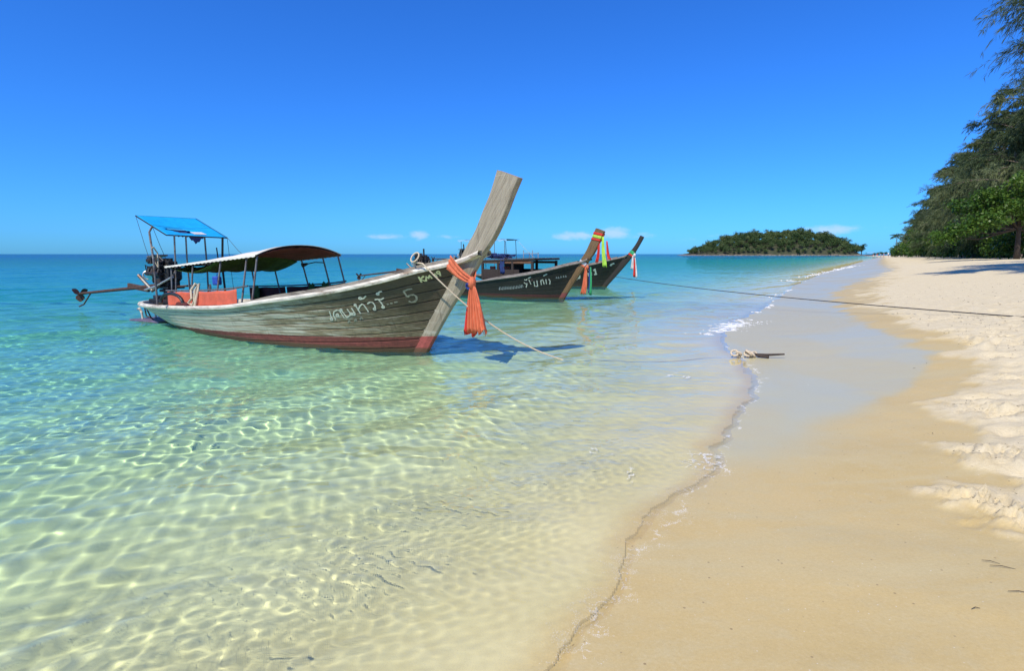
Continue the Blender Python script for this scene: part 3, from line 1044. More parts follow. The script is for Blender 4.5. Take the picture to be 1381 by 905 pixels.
def build_hull(h, root, hull_mat, stem_mat, rail_mat, rail2_mat, nplank=9, inner=True):
    k = h.k
    hull = None
    edges = [0, .16] + list(np.linspace(.16, 1, nplank)[1:])
    body = MB()
    # backing skin just inside the planks: the dark seams between them
    for side in (-1, 1):
        body.grid([h.points(SG, v, side, -.022) for v in np.linspace(0, .985, 7)])
    hull = body.build('hull', 'dark_wood', root, True)
    for side in (-1, 1):
        for i in range(len(edges) - 1):
            v0, v1 = edges[i] + .0038, edges[i + 1] - .0038
            dv = v1 - v0
            jit = random.uniform(-.003, .004)
            prof_ = [(v0, -.018), (v0, jit - .003), (v0 + dv * .08, jit + .002), (v0 + dv * .92, jit + .002), (v1, jit - .003), (v1, -.018)]
            rows = [h.points(SG, v, side, o) for v, o in prof_]
            mb = MB().grid(rows)
            mb.build('plank', hull_mat, hull, False)
    # stem and prow board: one timber sweeping up from the forefoot
    mb = MB()
    zs = np.concatenate([np.linspace(-h.keel, h.zt0 - .02, 12), np.linspace(h.zt0, h.ztip, 16)])
    rows = []
    for z in zs:
        if z < h.zt0:
            tr, ht = float(h.rab(z)) - .03, .10
        else:
            f = (z - h.zt0) / (h.ztip - h.zt0)
            zt = h.zt0 + (h.zt1 - h.zt0) * f
            tr, ht = float(h.trail(zt)), .10 - .03 * min(1, f * 3)
            if f > .0:
                pass
        ld = float(h.lead(z))
        hl = .045 + .02 * min(max((z - .8) / .8, 0), 1)
        ztr = z if z < h.zt0 else zt
        ring = [(tr, ht, ztr), (tr + .6 * (ld - tr), (ht * .5 + hl * .5) + .006, ztr + .6 * (z - ztr)), (ld - .012, hl, z), (ld, hl - .012, z), (ld, -hl + .012, z), (ld - .012, -hl, z),
                (tr + .6 * (ld - tr), -(ht * .5 + hl * .5) - .006, ztr + .6 * (z - ztr)), (tr, -ht, ztr)]
        ring.append(ring[0])
        rows.append([Vector(p) * k for p in ring])
    mb.grid(rows)
    b = len(mb.V)
    mb.V += [tuple(p) for p in rows[-1][:-1]]
    mb.F.append(tuple(range(b, b + 8)))
    prow = mb.build('prow', stem_mat, root, False)
    # gunwale rail right round the boat
    path = []
    for side, seq in ((-1, SG), (1, SG[::-1])):
        path += [(p, side) for p in h.points(seq, 1.0, side, 0)]
    ext = [Vector((s, -y, z)) * k for s, y, z in ((1.16, .135, 1.60), (1.02, .13, 1.545), (.90, .125, 1.505))]
    path = [(p, -1) for p in ext] + path[1:-1] + [(Vector((p.x, -p.y, p.z)), 1) for p in ext[::-1]]
    rail = MB()
    ring_rows = []
    n = len(path)
    for i, (p, side) in enumerate(path):
        d = path[min(i + 1, n - 1)][0] - path[max(i - 1, 0)][0]
        d.z = 0
        d.normalize()
        o = Vector((d.y, -d.x, 0))
        if side == -1 and o.y > 0 and abs(o.y) > .3 or side == 1 and o.y < 0 and abs(o.y) > .3:
            o = -o
        if p.x < -8.3 * k and o.x > 0:
            o = -o
        a, t_ = .035 * k, .055 * k
        ring_rows.append([p + o * a + Vector((0, 0, -.014)) * k, p + o * (a + .008) + Vector((0, 0, .02)) * k, p + o * a * .6 + Vector((0, 0, t_)), p - o * .06 * k + Vector((0, 0, t_)), p - o * .075 * k + Vector((0, 0, -.03)) * k, p + o * a + Vector((0, 0, -.014)) * k])
    rail.grid(ring_rows)
    rail.build('gunwale_rail', rail_mat, root, False)
    # upper wash rail on the fore half
    for side in (-1, 1):
        rr = []
        for s in np.linspace(-3.6, .66, 26):
            y = h.gun(s) - .10
            if y < .03:
                y = .03
            z = float(h.sheer(s)) + .055
            hh = .055 * sstep(s, -3.6, -2.2) + .004
            rr.append([Vector((s, side * (y + .03), z - .02)) * k, Vector((s, side * (y + .03), z + hh)) * k, Vector((s, side * (y - .03), z + hh)) * k, Vector((s, side * (y - .03), z - .02)) * k, Vector((s, side * (y + .03), z - .02)) * k])
        MB().grid(rr).build('wash_rail', rail2_mat, root, False)
    # inside: floor boards, fore deck, stern deck, thwarts
    def deck(name, s0, s1, zf, mat, nb):
        for j in range(nb):
            a, b_ = -1 + 2 * j / nb, -1 + 2 * (j + 1) / nb
            rows = []
            for s in np.linspace(s0, s1, 10):
                z = zf(s)
                y = max(h.half_at(s, z) - .05, .02)
                g_ = .006
                rows.append([Vector((s, a * y + g_, z)) * k, Vector((s, b_ * y - g_, z)) * k])
            MB().slab(rows, (0, 0, -.02)).build(name, mat, root, False)
    deck('floor_board', -7.6, -.6, lambda s: .2, 'deck_wood', 7)
    deck('foredeck_board', -.75, .6, lambda s: float(h.sheer(s)) - .09, 'deck_wood', 5)
    deck('stern_deck_board', -8.75, -7.75, lambda s: float(h.sheer(s)) - .06, 'rail_grey', 5)
    for s in (-1.7, -6.9):
        z = float(h.sheer(s)) - .12
        y = h.half_at(s, z) - .03
        MB().box((s * k, 0, z * k), (.24 * k, 2 * y * k, .035 * k)).build('thwart', rail_mat, root)
    return hull, prow


def strip_cloth(P, w_, th=.004):
    """ribbon along a list of points: returns rows for slab; w_ list of width vectors"""
    return [[Vector(p) - Vector(a) * .5, Vector(p) - Vector(a) * .17 + Vector((0, 0, 0)), Vector(p) + Vector(a) * .17, Vector(p) + Vector(a) * .5] for p, a in zip(P, w_)]


def hanging(top, length, width, axis, mat, parent, folds=3, spread=1.3, sway=(0, 0, 0), seed=0, depth=.05, ragged=.05):
    """a hanging tail of cloth gathered at its top, with real folds"""
    rnd = random.Random(seed)
    axis = Vector(axis).normalized()
    nrm = axis.cross(Vector((0, 0, 1))).normalized()
    rows = []
    nc = folds * 6 + 1
    ends = [rnd.uniform(-ragged, ragged) for _ in range(nc)]
    for i in range(13):
        f = i / 12
        wdt = width * (.35 + (spread - .35) * f**.7)
        row = []
        for j in range(nc):
            u = j / (nc - 1) - .5
            ph = 2 * math.pi * folds * (j / (nc - 1)) + 1.2 * math.sin(f * 3 + seed)
            fold = depth * (.4 + .6 * f) * math.sin(ph)
            L = length * f + (ends[j] * f if i == 12 else 0)
            p = Vector(top) + axis * (u * wdt + .012 * math.sin(f * 5 + seed)) + nrm * fold + Vector((0, 0, -L)) + Vector(sway) * f * f
            row.append(p)
        rows.append(row)
    return MB().slab(rows, nrm * .004).build('tail', mat, parent, True)


def band_round(prow_pts, h, z0, z1, mat, parent, name='band', puff=.012, y0=None):
    """cloth wrapped round the prow board between two slanting heights: z at the trailing edge z0, at the leading edge z1"""
    k = h.k
    rows = []
    for dz_, pf in ((-.5, 0), (-.3, 1), (0, .7), (.3, 1), (.5, 0)):
        ring = []
        for e in range(24):
            a = 2 * math.pi * e / 24
            ca, sa = math.cos(a), math.sin(a)
            f = .5 + .5 * ca                       # 0 trailing .. 1 leading
            f = min(max(.5 + .75 * (f - .5), 0), 1)
            zc = z0 + (z1 - z0) * f
            z = zc + dz_ * prow_pts
            zz = min(max(z, -.2), h.ztip)
            ld = float(h.lead(zz))
            tr = float(h.rab(zz)) - .03 if zz < h.zt0 else float(h.trail(min(zz, h.zt1)))
            sx_ = (tr + ld) / 2 + (ld - tr) / 2 * max(-1, min(1, ca * 1.35)) * 1.04
            half = .075
            yy = half * max(-1, min(1, sa * 2.2)) * 1.12 + (puff * pf * (1 if sa > 0 else -1 if sa < 0 else 0))
            ring.append(Vector((sx_ + puff * pf * ca, yy, z)) * k)
        ring.append(ring[0])
        rows.append(ring)
    return MB().grid(rows).build(name, mat, parent, True)


def place_boat(root, fx, fy, ax):
    root.location = (fx, fy, 0)
    root.rotation_euler = (0, 0, math.atan2(ax[1], ax[0]))
    root.matrix_world = Matrix.Translation((fx, fy, 0)) @ Matrix.Rotation(math.atan2(ax[1], ax[0]), 4, 'Z')
    return root.matrix_world


def to_local(M, p):
    return M.inverted() @ Vector(p)


def half_arr(h, s, z):
    r, a = h.rab(z), h.s_aft(z)
    return h.half(np.clip((s - r) / (a - r), 0, 1), z, s)


def hit_hull(h, M, P, out=.006):
    """where the sight lines through photo pixels meet the starboard planking (local coordinates)"""
    o = np.array(to_local(M, (0, 0, H)))
    R3 = np.array(M.inverted().to_3x3())
    E3 = np.array([ray(*p) for p in P]) @ R3.T
    y = np.full(len(P), -.8)
    for _ in range(40):
        p = o[None] + E3 * ((y - o[1]) / E3[:, 1])[:, None]
        y = .6 * y + .4 * (-(half_arr(h, p[:, 0] / h.k, p[:, 2] / h.k) + out) * h.k)
    return [Vector(q_) for q_ in p]


def lettering(h, M, parent, strokes, width, mat, name='painted_letter', tf=lambda p: p):
    """each letter: list of strokes (photo-pixel polylines) laid as thin paint on the planks"""
    for letter in strokes:
        mb = MB()
        for st in letter:
            P = []
            for a, b_ in zip(st[:-1], st[1:]):
                n = max(1, int(math.hypot(b_[0] - a[0], b_[1] - a[1]) / 1.5))
                P += [(a[0] + (b_[0] - a[0]) * i / n, a[1] + (b_[1] - a[1]) * i / n) for i in range(n)]
            P.append(st[-1])
            Q = hit_hull(h, M, P)
            L, R, L2, R2 = [], [], [], []
            for i, p in enumerate(Q):
                d = Q[min(i + 1, len(Q) - 1)] - Q[max(i - 1, 0)]
                d.y = 0
                if d.length < 1e-6:
                    d = Vector((1, 0, 0))
                d.normalize()
                nn = Vector((-d.z, 0, d.x)) * width * .5 * (1 + .15 * math.sin(i * 1.7))
                pts = []
                for w_ in (nn, -nn):
                    c = p + w_
                    c.y = -(h.half_at(c.x / h.k, c.z / h.k) + .0075) * h.k
                    pts.append(c)
                L.append(pts[0])
                R.append(pts[1])
            mb.slab([[a, b_] for a, b_ in zip(L, R)], (0, .006, 0))
        mb.build(name, mat, parent)


def circ(cx, cy, r, a0=0, a1=360, n=10):
    return [(cx + r * math.cos(math.radians(a0 + (a1 - a0) * i / n)), cy + r * math.sin(math.radians(a0 + (a1 - a0) * i / n))) for i in range(n + 1)]


def engine(root, base, k=1.0, tail_end=None, full=True, name='engine'):
    """car engine on a swivel post with a long propeller shaft"""
    bx, by, bz = base
    V3 = lambda x, y, z: Vector((bx + x * k, by + y * k, bz + z * k))
    eng = MB().box(V3(0, 0, .34), (.62 * k, .34 * k, .34 * k)).box(V3(.02, 0, .53), (.5 * k, .2 * k, .1 * k)).box(V3(0, 0, .13), (.5 * k, .26 * k, .12 * k)).build(name, 'metal_dark', root)
    mb = MB()
    for i in range(4):
        mb.cyl(V3(-.2 + i * .13, .0, .6), (0, 0, 1), .045 * k, .08 * k, 10)
        mb.tube([V3(-.2 + i * .13, -.16, .42), V3(-.2 + i * .13, -.24, .42), V3(-.2 + i * .13, -.27, .34)], .025 * k, 7)
    mb.tube([V3(-.26, -.27, .33), V3(.26, -.27, .33)], .04 * k, 8)
    mb.box(V3(.12, -.2, .2), (.16 * k, .1 * k, .14 * k))
    mb.build('manifold', 'metal_dark', eng)
    MB().cyl(V3(-.36, -.02, .52), (1, 0, 0), .085 * k, .1 * k, 16).build('air_filter', 'paint_cyan' if full else 'metal_dark', eng)
    MB().cyl(V3(-.36, -.12, .28), (1, -.5, 0), .10 * k, .12 * k, 18).build('alternator', 'paint_cyan' if full else 'metal_light', eng)
    MB().torus(V3(-.39, -.19, .29), (1, -.7, .1), .085 * k, .018 * k, 20, 6).cyl(V3(-.39, -.19, .29), (1, -.7, .1), .035 * k, .05 * k, 12).build('pulley', 'metal_light', eng)
    MB().tube([V3(.15, -.12, .58), V3(.05, -.14, .66), V3(-.15, -.1, .68), V3(-.3, -.02, .6)], .022 * k, 7).tube([V3(.25, .1, .5), V3(.35, .02, .42), V3(.34, -.1, .2)], .02 * k, 7).build('hose', 'rubber', eng)
    rn = random.Random(5)
    bits = MB()
    for i in range(16):
        bits.box(V3(rn.uniform(-.3, .32), rn.uniform(-.24, -.12), rn.uniform(.12, .6)), (rn.uniform(.05, .16) * k, rn.uniform(.05, .1) * k, rn.uniform(.05, .14) * k), rz=rn.uniform(-.4, .4))
    for i in range(8):
        a = V3(rn.uniform(-.3, .3), -.2, rn.uniform(.3, .62))
        bits.tube([a, a + Vector((rn.uniform(-.1, .1), -.06, rn.uniform(-.05, .08))) * k, a + Vector((rn.uniform(-.25, .25), -.03, rn.uniform(-.25, .1))) * k], .011 * k, 5)
    bits.build('fittings', 'metal_dark', eng)
    MB().box(V3(-.34, 0, .68), (.28 * k, .3 * k, .03 * k), ry=-.12).box(V3(-.3, 0, .6), (.05 * k, .05 * k, .16 * k)).build('cover_plate', 'metal_pole', eng)
    MB().tube([V3(-.22, .0, .2), V3(-.3, -.06, .04), V3(-.44, -.1, -.04), V3(-.86, -.16, .28)], .036 * k, 9).build('exhaust_pipe', 'metal_pole', eng)
    # mount: turntable post and cross frame
    MB().cyl(V3(0, 0, -.1), (0, 0, 1), .09 * k, .4 * k, 14).cyl(V3(0, 0, -.02), (0, 0, 1), .16 * k, .05 * k, 18).box(V3(0, 0, .05), (.66 * k, .34 * k, .05 * k)).build('mount', 'metal_dark', eng)
    # tiller
    MB().tube([V3(-.55, -.2, -.02), V3(0, -.22, .08), V3(.7, -.24, .28)], .022 * k, 8).build('tiller', 'metal_light', eng)
    MB().tube([V3(.2, .02, .06), V3(1.15, .02, .12)], .02 * k, 8).build('tiller_handle', 'rust', eng)
    # shaft
    if tail_end is not None:
        te = Vector(tail_end)
        a = V3(-.25, 0, .08)
        d = (te - a).normalized()
        MB().tube([a, a + (te - a) * .45, te], [.045 * k, .036 * k, .03 * k], 9).build('propeller_shaft', 'rust', eng)
        MB().box(a + (te - a) * .26, (.75 * k, .06 * k, .11 * k), rz=math.atan2(d.y, d.x), ry=-math.asin(d.z) if d.x > 0 else math.asin(d.z)).build('shaft_housing', 'rust', eng)
        MB().tube([te - d * .5 * k, te - d * .12 * k + Vector((0, 0, -.26)) * k, te + d * .1 * k + Vector((0, 0, -.3)) * k], .016 * k, 6).build('skeg', 'rust', eng)
        for an in (80, 200, 320):
            pm = MB()
            u = d.orthogonal().normalized()
            v = d.cross(u)
            c_, s_ = math.cos(math.radians(an)), math.sin(math.radians(an))
            rd = u * c_ + v * s_
            tn = -u * s_ + v * c_
            rows = []
            for f in np.linspace(0, 1, 6):
                wd = .09 * math.sin(math.pi * min(1, .15 + .8 * f)) * k
                tw = tn * math.cos(.6) + d * math.sin(.6)
                c = te + rd * (.02 + .17 * f) * k
                rows.append([c - tw * wd, c, c + tw * wd])
            pm.slab(rows, d * .006).build('propeller_blade', 'rust', eng)
        MB().cyl(te, d, .035 * k, .12 * k, 10, .02 * k).build('propeller_hub', 'rust', eng)
    return eng


# ---------------- the near boat
boat = empty('longtail_boat')
h1 = Hull()
AX1 = (.837, -.547)
M1 = place_boat(boat, -1.38, 9.22, AX1)
random.seed(11)
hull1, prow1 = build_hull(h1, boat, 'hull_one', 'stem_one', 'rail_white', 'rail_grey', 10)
tag(boat, 'weathered grey-green wooden longtail boat with blue tarp over its engine and an arched awning', 'boat', 'longtail boats moored in the shallows')

Z1 = lambda x, y: (430 + x / 6.905, 360 + y / 6.905)
tz = lambda st: [Z1(*p) for p in st]
word = [
    [[(98, 412), (112, 455), (128, 494)], circ(118, 486, 11)],                                                             # sara e
    [circ(172, 450, 12, 90, 450), [(176, 440), (190, 470)], [(158, 494), (136, 446), (140, 418), (166, 402), (192, 406), (214, 440), (238, 478)]],   # do dek
    [circ(206, 402, 9), [(212, 408), (236, 440), (262, 472)], [(262, 392), (286, 424), (314, 452)], circ(300, 438, 10), [(262, 470), (290, 452), (312, 430)]],   # no nu
    [[(302, 382), (322, 412), (340, 438)], circ(326, 438, 11)],
    [circ(338, 356, 9), [(344, 362), (366, 400), (388, 436)], [(366, 398), (384, 362), (402, 346), (420, 356), (442, 388), (462, 420)]],     # tho thahan
    [circ(384, 292, 11), [(392, 300), (418, 292), (438, 270)]],                                                            # mai han akat
    [[(452, 344), (474, 328), (500, 330), (520, 356), (526, 384)], circ(518, 392, 10)],                                     # wo waen
    [[(520, 306), (548, 300), (580, 304), (604, 288)], [(552, 302), (580, 334), (600, 366)], circ(598, 374, 10)],          # ro ruea
    [circ(548, 252, 10), [(554, 244), (566, 232), (586, 228)]],                                                            # thanthakhat
]
lettering(h1, M1, hull1, [[tz(s) for s in L_] for L_ in word], .018, 'paint_text')
lettering(h1, M1, hull1, [[tz([(786, 226), (830, 210), (868, 204)]), tz([(788, 228), (806, 254), (822, 280)]), tz([(822, 280), (850, 262), (884, 258), (908, 276), (912, 302), (892, 324), (862, 330), (836, 318)])]], .022, 'paint_text_faint')
km = [[[(930, 90), (942, 118), (956, 144)], [(978, 84), (944, 116), (992, 132)]],
      [[(998, 134), (1000, 88), (1022, 108), (1032, 76), (1054, 108)]],
      [[(1066, 80), (1082, 62), (1102, 96)]],
      [circ(1112, 52, 13), [(1124, 50), (1128, 68), (1132, 84)]]]
lettering(h1, M1, hull1, [[tz(s) for s in L_] for L_ in km], .019, 'paint_text_yellow')
lettering(h1, M1, hull1, [[tz([(634, 350), (650, 344)])], [tz([(666, 342), (686, 336)])], [tz([(702, 332), (732, 324)])],
                          [tz([(270, 520), (286, 496), (296, 520)])], [tz([(330, 508), (346, 480), (352, 504)])], [tz([(384, 492), (396, 466), (410, 490)])]], .02, 'paint_text_faint')

# awning: hoops, rails, posts, white cloth above and maroon lining below
AS0, AS1, AHW = -6.35, -3.15, .92
eave = lambda s: 1.33 + (s - AS0) / (AS1 - AS0) * .25
crown = lambda s: .02 + .15 * (s - AS0) / (AS1 - AS0)


def vault(s, f, dz_=0):
    y = AHW * f
    return Vector((s, y, eave(s) + crown(s) * (1 - abs(f)**2.2) + dz_))


aw = MB()
aw.slab([[vault(s, f, .02 + .012 * math.sin(s * 9) * (1 - f * f)) for f in np.linspace(-1.03, 1.03, 15)] for s in np.linspace(AS0 - .05, AS1 + .03, 15)], (0, 0, -.006))
awn = aw.build('awning', 'tarp_white', boat, True)
lin = MB().slab([[vault(s, f, -.012 - .03 * abs(math.sin((s - AS0) * 4.2)) * (1 - f * f)) for f in np.linspace(-.99, .99, 15)] for s in np.linspace(-4.75, AS1 + .02, 13)], (0, 0, -.005))
lin.build('lining', 'tarp_maroon', awn, True)
MB().slab([[vault(s, f, -.03 - .20 * math.sin(math.pi * min(1, max(0, (s + 6.25) / 1.75))) * (1 - .25 * f * f) - .018 * math.sin(f * 14)) for f in np.linspace(-.98, .98, 17)] for s in np.linspace(-6.25, -4.5, 13)], (0, 0, -.005)).build('sagging_cloth', 'tarp_green', awn, True)
val = MB()
for sd in (-1, 1):
    n = 46
    rows = [[], []]
    for i in range(n + 1):
        s = AS0 + (AS1 - AS0) * i / n
        p = vault(s, sd * 1.03, .02)
        rows[0].append(p)
        rows[1].append(p + Vector((0, sd * .004, -.03 - .012 * (i % 2))))
    val.slab(rows, (0, sd * .004, 0))
val.build('valance', 'tarp_white', awn)
for s in np.linspace(AS0 + .05, AS1, 5):
    MB().tube([vault(s, f, -.004) for f in np.linspace(-1, 1, 13)], .014, 6).build('hoop', 'metal_dark', awn)
for f in (-1, -.45, 0, .45, 1):
    MB().tube([vault(s, f, -.008) for s in np.linspace(AS0, AS1, 6)], .012, 6).build('roof_rail', 'metal_dark', awn)
for sd in (-1, 1):
    for s in (-6.2, -5.35, -4.35, -3.5 if sd < 0 else -3.65, -3.18):
        top = vault(s, sd * .97, -.01)
        yb = h1.gun(s) - .09
        MB().tube([(s + .05, sd * yb, float(h1.sheer(s)) - .1), top], .017, 7).build('awning_post', 'metal_pole', boat)
    pts = [Vector((s, sd * (h1.gun(s) - .10), float(h1.sheer(s)) + .36 - .02 * (s + 6.6) / 3.4)) for s in np.linspace(-6.4, -3.2, 9)]
    MB().tube(pts, .016, 7).build('side_rail', 'metal_pole', boat)


def side_panel(s0, s1, sd, mat, seed):
    rows = []
    for i in range(7):
        f = i / 6
        row = []
        for s in np.linspace(s0, s1, 22):
            top = float(h1.sheer(s)) + .34 - .02 * (s + 6.6) / 3.4
            bot = float(h1.sheer(s)) + .03
            y = (h1.gun(s) - .10) + .016 * math.sin(s * 17 + seed) * f + .02 * f
            row.append(Vector((s, sd * y, top + (bot - top) * f - .012 * abs(math.sin(s * 5 + seed)) * (1 - f))))
        rows.append(row)
    return MB().slab(rows, (0, sd * .004, 0)).build('side_panel', mat, boat, True)


side_panel(-6.34, -5.12, -1, 'panel_orange', 0)
side_panel(-5.08, -3.55, -1, 'panel_orange', 2)
side_panel(-6.4, -5.2, 1, 'panel_maroon', 1)
side_panel(-5.15, -3.9, 1, 'panel_maroon', 3)
side_panel(-3.85, -3.25, 1, 'panel_maroon', 4)
for s, w_, hh in ((-6.1, .3, .3), (-4.25, .26, .30), (-3.75, .34, .16)):
    rows = []
    for i in range(7):
        f = i / 6
        rows.append([Vector((s + w_ * (u - .5) * (1 - .25 * abs(2 * f - 1)), h1.gun(s) - .16 - .05 * math.sin(math.pi * f) * math.cos(3 * (u - .5)), float(h1.sheer(s)) + .36 - hh * f + .03 * math.sin(u * 11))) for u in np.linspace(0, 1, 9)])
    MB().slab(rows, (0, .01, 0)).build('green_cloth', 'panel_green', boat, True)
# benches under the awning
for s in (-6.0, -5.2, -4.4, -3.7):
    MB().box((s, 0, .46), (.28, 2 * (h1.half_at(s, .45) - .06), .03)).box((s, .5, .32), (.22, .03, .26)).box((s, -.5, .32), (.22, .03, .26)).build('bench', 'brown_wood', boat)
# horn-shaped lamp on the far post
MB().tube([(-3.65, .93, 1.42), (-3.72, .75, 1.43), (-3.78, .62, 1.40)], .012, 6).cyl((-3.80, .56, 1.385), (-.3, -1, -.3), .02, .12, 10, .05).build('lamp', 'metal_dark', boat)

# engine canopy: sloping blue sheet on four poles
CF, CB = -6.85, -8.15      # front and back edges
cy0, cy1 = -.62, .74
czf, czb = 2.0, 2.47


def can(u, v):             # u across 0..1 from starboard, v 0 front .. 1 back
    s = CF + (CB - CF) * v
    z = czf + (czb - czf) * v - .05 * math.sin(math.pi * v) * math.sin(math.pi * u) - .03 * (u - .5) * (1 - v)
    return Vector((s, cy0 + (cy1 - cy0) * u, z))


cm = MB()
NU, NV = 20, 16
grid_ok = lambda u, v: not (.16 < v < .44 and .16 + .9 * abs(v - .36) < u < .60 - 1.1 * abs(v - .30))
idx = {}
for i in range(NV + 1):
    for j in range(NU + 1):
        idx[(i, j)] = len(cm.V)
        cm.V.append(tuple(can(j / NU, i / NV)))
for i in range(NV):
    for j in range(NU):
        if grid_ok((j + .5) / NU, (i + .5) / NV):
            cm.F.append((idx[(i, j)], idx[(i, j + 1)], idx[(i + 1, j + 1)], idx[(i + 1, j)]))
canopy = cm.build('engine_canopy', 'tarp_blue', boat, True)
so = canopy.modifiers.new('thickness', 'SOLIDIFY')
so.thickness = .006
MB().slab([[can(.15 + .5 * a, .05 + .42 * b_) + Vector((0, 0, -.03 - .05 * math.sin(3.1 * a) * math.sin(3.1 * b_))) for a in np.linspace(0, 1, 9)] for b_ in np.linspace(0, 1, 6)], (0, 0, -.005)).build('torn_flap', 'tarp_navy', canopy, True)
MB().slab([[can(.18 + .42 * a, .02) + Vector((.0, 0, -(.03 + .15 * max(0, 1 - abs(a - .7) * 3.2) + .02 * math.sin(a * 40)) * b_)) for a in np.linspace(0, 1, 22)] for b_ in np.linspace(0, 1, 4)], (-.005, 0, 0)).build('torn_edge', 'tarp_navy', canopy, True)
MB().slab([[can(.5 + .2 * a, .10 + .16 * b_) + Vector((0, 0, .015)) for a in (0, .35, .6, 1)] for b_ in (0, .5 , 1)], (0, 0, -.004)).build('patch', 'sash_white', canopy)
for a, b_ in (((0, 0), (1, 0)), ((1, 0), (1, 1)), ((1, 1), (0, 1)), ((0, 1), (0, 0)), ((0, .5), (1, .5))):
    MB().tube([can(a[0] + (b_[0] - a[0]) * f, a[1] + (b_[1] - a[1]) * f) + Vector((0, 0, -.012)) for f in np.linspace(0, 1, 5)], .014, 6).build('canopy_rail', 'metal_dark', canopy)
pole = lambda pts, r, m_='metal_pole', n_='canopy_pole': MB().tube(pts, r, 8).build(n_, m_, boat)
pole([can(0, .45) + Vector((0, 0, -.02)), can(0, .45) + Vector((.0, -.07, -.14)), (-7.12, -.80, 1.5), (-7.05, -.83, .45)], .022)
pole([can(.12, .0), (-6.9, -.47, 1.1), (-6.92, -.52, .22)], .018)
pole([can(.30, .0), (-6.9, -.2, 1.5), (-6.95, -.16, .22)], .018)
pole([can(.93, .02), (-7.0, .66, 1.3), (-7.02, .72, .22)], .026, 'metal_dark')
pole([can(.93, .62), (-7.7, .68, 1.3), (-7.75, .68, .3)], .020)
pole([(-7.05, .58, 1.75), (-7.06, .62, 1.3)], .014, 'metal_dark', 'short_pole')
for a, b_ in ((can(0, 1), Vector((-7.6, -.6, 1.2))), (can(1, 0), Vector((-7.0, .9, .75))), (can(1, 0), vault(-5.6, .5, .03)), (can(0, .45), Vector((-7.35, -.4, 1.4)))):
    MB().tube([a, (a + b_) / 2 + Vector((0, 0, -.03)), b_], .005, 5).build('guy_line', 'rope_dark', boat)
MB().tube([(-7.2, -.78, 1.72), (-7.25, -.72, 1.75), (-7.3, -.62, 1.62), (-7.28, -.64, 1.3), (-7.32, -.7, 1.45), (-7.26, -.76, 1.7)], .016, 6).build('rope_hank', 'rope_pale', boat)

tail1 = to_local(M1, at_depth(108, 396, 15.6))
eng1 = engine(boat, (-8.15, -.05, .76), 1.16, tail1)
MB().box((-6.55, .25, 1.0), (.17, .14, .2), rz=.3).tube([(-6.55, .25, 1.1), (-6.52, .25, 1.15), (-6.58, .25, 1.3)], .012, 6).build('fuel_can', 'paint_blue', boat)
MB().torus((-6.6, .1, .86), (.3, 1, 0), .09, .016, 18, 6, 0, 4.5).build('hook', 'metal_pole', boat)
MB().box((-8.05, 0, .5), (.9, .7, .08)).box((-7.75, .2, .6), (.5, .3, .14), rz=.2).box((-8.3, -.15, .57), (.35, .3, .1), rz=-.3).build('engine_bed', 'metal_dark', boat)
# stern step just above the water, with two hooks
stp = MB().box((-8.35, -.12, .035), (1.15, .95, .04), rz=.1).build('stern_step', 'pink_float', boat)
for yy in (-.42, -.12):
    MB().tube([(-8.72, yy, .05), (-8.74, yy, .2), (-8.84, yy, .3), (-8.92, yy, .27)], [.022, .026, .03, .022], 8).build('step_hook', 'rail_white', stp)
MB().tube([(-8.55, -.4, .4), (-8.66, -.38, .3), (-8.66, -.36, .12), (-8.5, -.3, .06), (-8.3, -.42, .1), (-8.2, -.55, .35)], .016, 7).build('stern_rope', 'rust', boat)
# black hose loop and rope over the rail
p0 = Vector((-5.25, -1.13, .62))
MB().tube([p0 + Vector((-.42 + .42 * math.cos(a) * 1.0, -.07, .17 * math.sin(a) + .03)) for a in np.linspace(3.3, .0, 14)], .033, 9).build('rubber_fender', 'rubber', boat)
MB().tube([(-4.98, -1.0, .98), (-5.0, -1.06, 1.03), (-5.06, -1.12, .9), (-5.0, -1.15, .75), (-5.12, -1.16, .66), (-5.0, -1.15, .62), (-4.93, -1.14, .7), (-4.96, -1.1, .9), (-4.9, -1.04, 1.02), (-4.86, -1.1, .88), (-4.88, -1.17, .6)], .024, 7).build('hanging_rope', 'rope_pale', boat)

# sash tied on the near prow
sash = empty('prow_sash')
sash.matrix_world = M1
tag(sash, 'orange and red cloth sash knotted round the tall pale prow, long tails hanging', 'sash', 'cloth sashes on the prows')
rows = []
for f in np.linspace(0, 1, 13):
    row = []
    for u in np.linspace(-1, 1, 13):
        a = Vector((.70 + .36 * f, -.16 - .12 * (1 - f)**1.6 - .03 * math.sin(f * 3.1), 1.48 - .28 * f - .04 * math.sin(f * 3.1)))
        wd = .15 - .09 * f
        row.append(a + Vector((.35, 0, .75)) * wd * u * .9 + Vector((0, -.014 * math.sin(u * 9 + f * 3) - .012, 0)))
    rows.append(row)
MB().slab(rows, (0, .006, 0)).build('band', 'sash_orange', sash, True)
rows = []
for f in np.linspace(0, 1, 9):
    row = []
    for u in np.linspace(-1, 1, 7):
        a = Vector((1.04 - .5 * f + .1 * math.sin(math.pi * f), -.1 + .34 * f, 1.2 + .34 * f))
        row.append(a + Vector((.3, 0, .8)) * (.05 + .07 * f) * u)
    rows.append(row)
MB().slab(rows, (.006, 0, 0)).build('band', 'sash_orange', sash, True)
kn = MB()
kc = Vector((1.06, -.17, 1.18))
kn.tube([kc + Vector((.0, 0, .07)), kc + Vector((.02, -.04, .03)), kc + Vector((.0, -.02, -.05)), kc + Vector((0, 0, -.09))], [.03, .06, .055, .03], 10)
kn.build('knot', 'sash_orange', sash, True)
MB().torus(kc + Vector((-.07, -.02, -.06)), (.2, 1, .3), .04, .018, 14, 6).build('knot_wrap', 'sash_blue', sash)
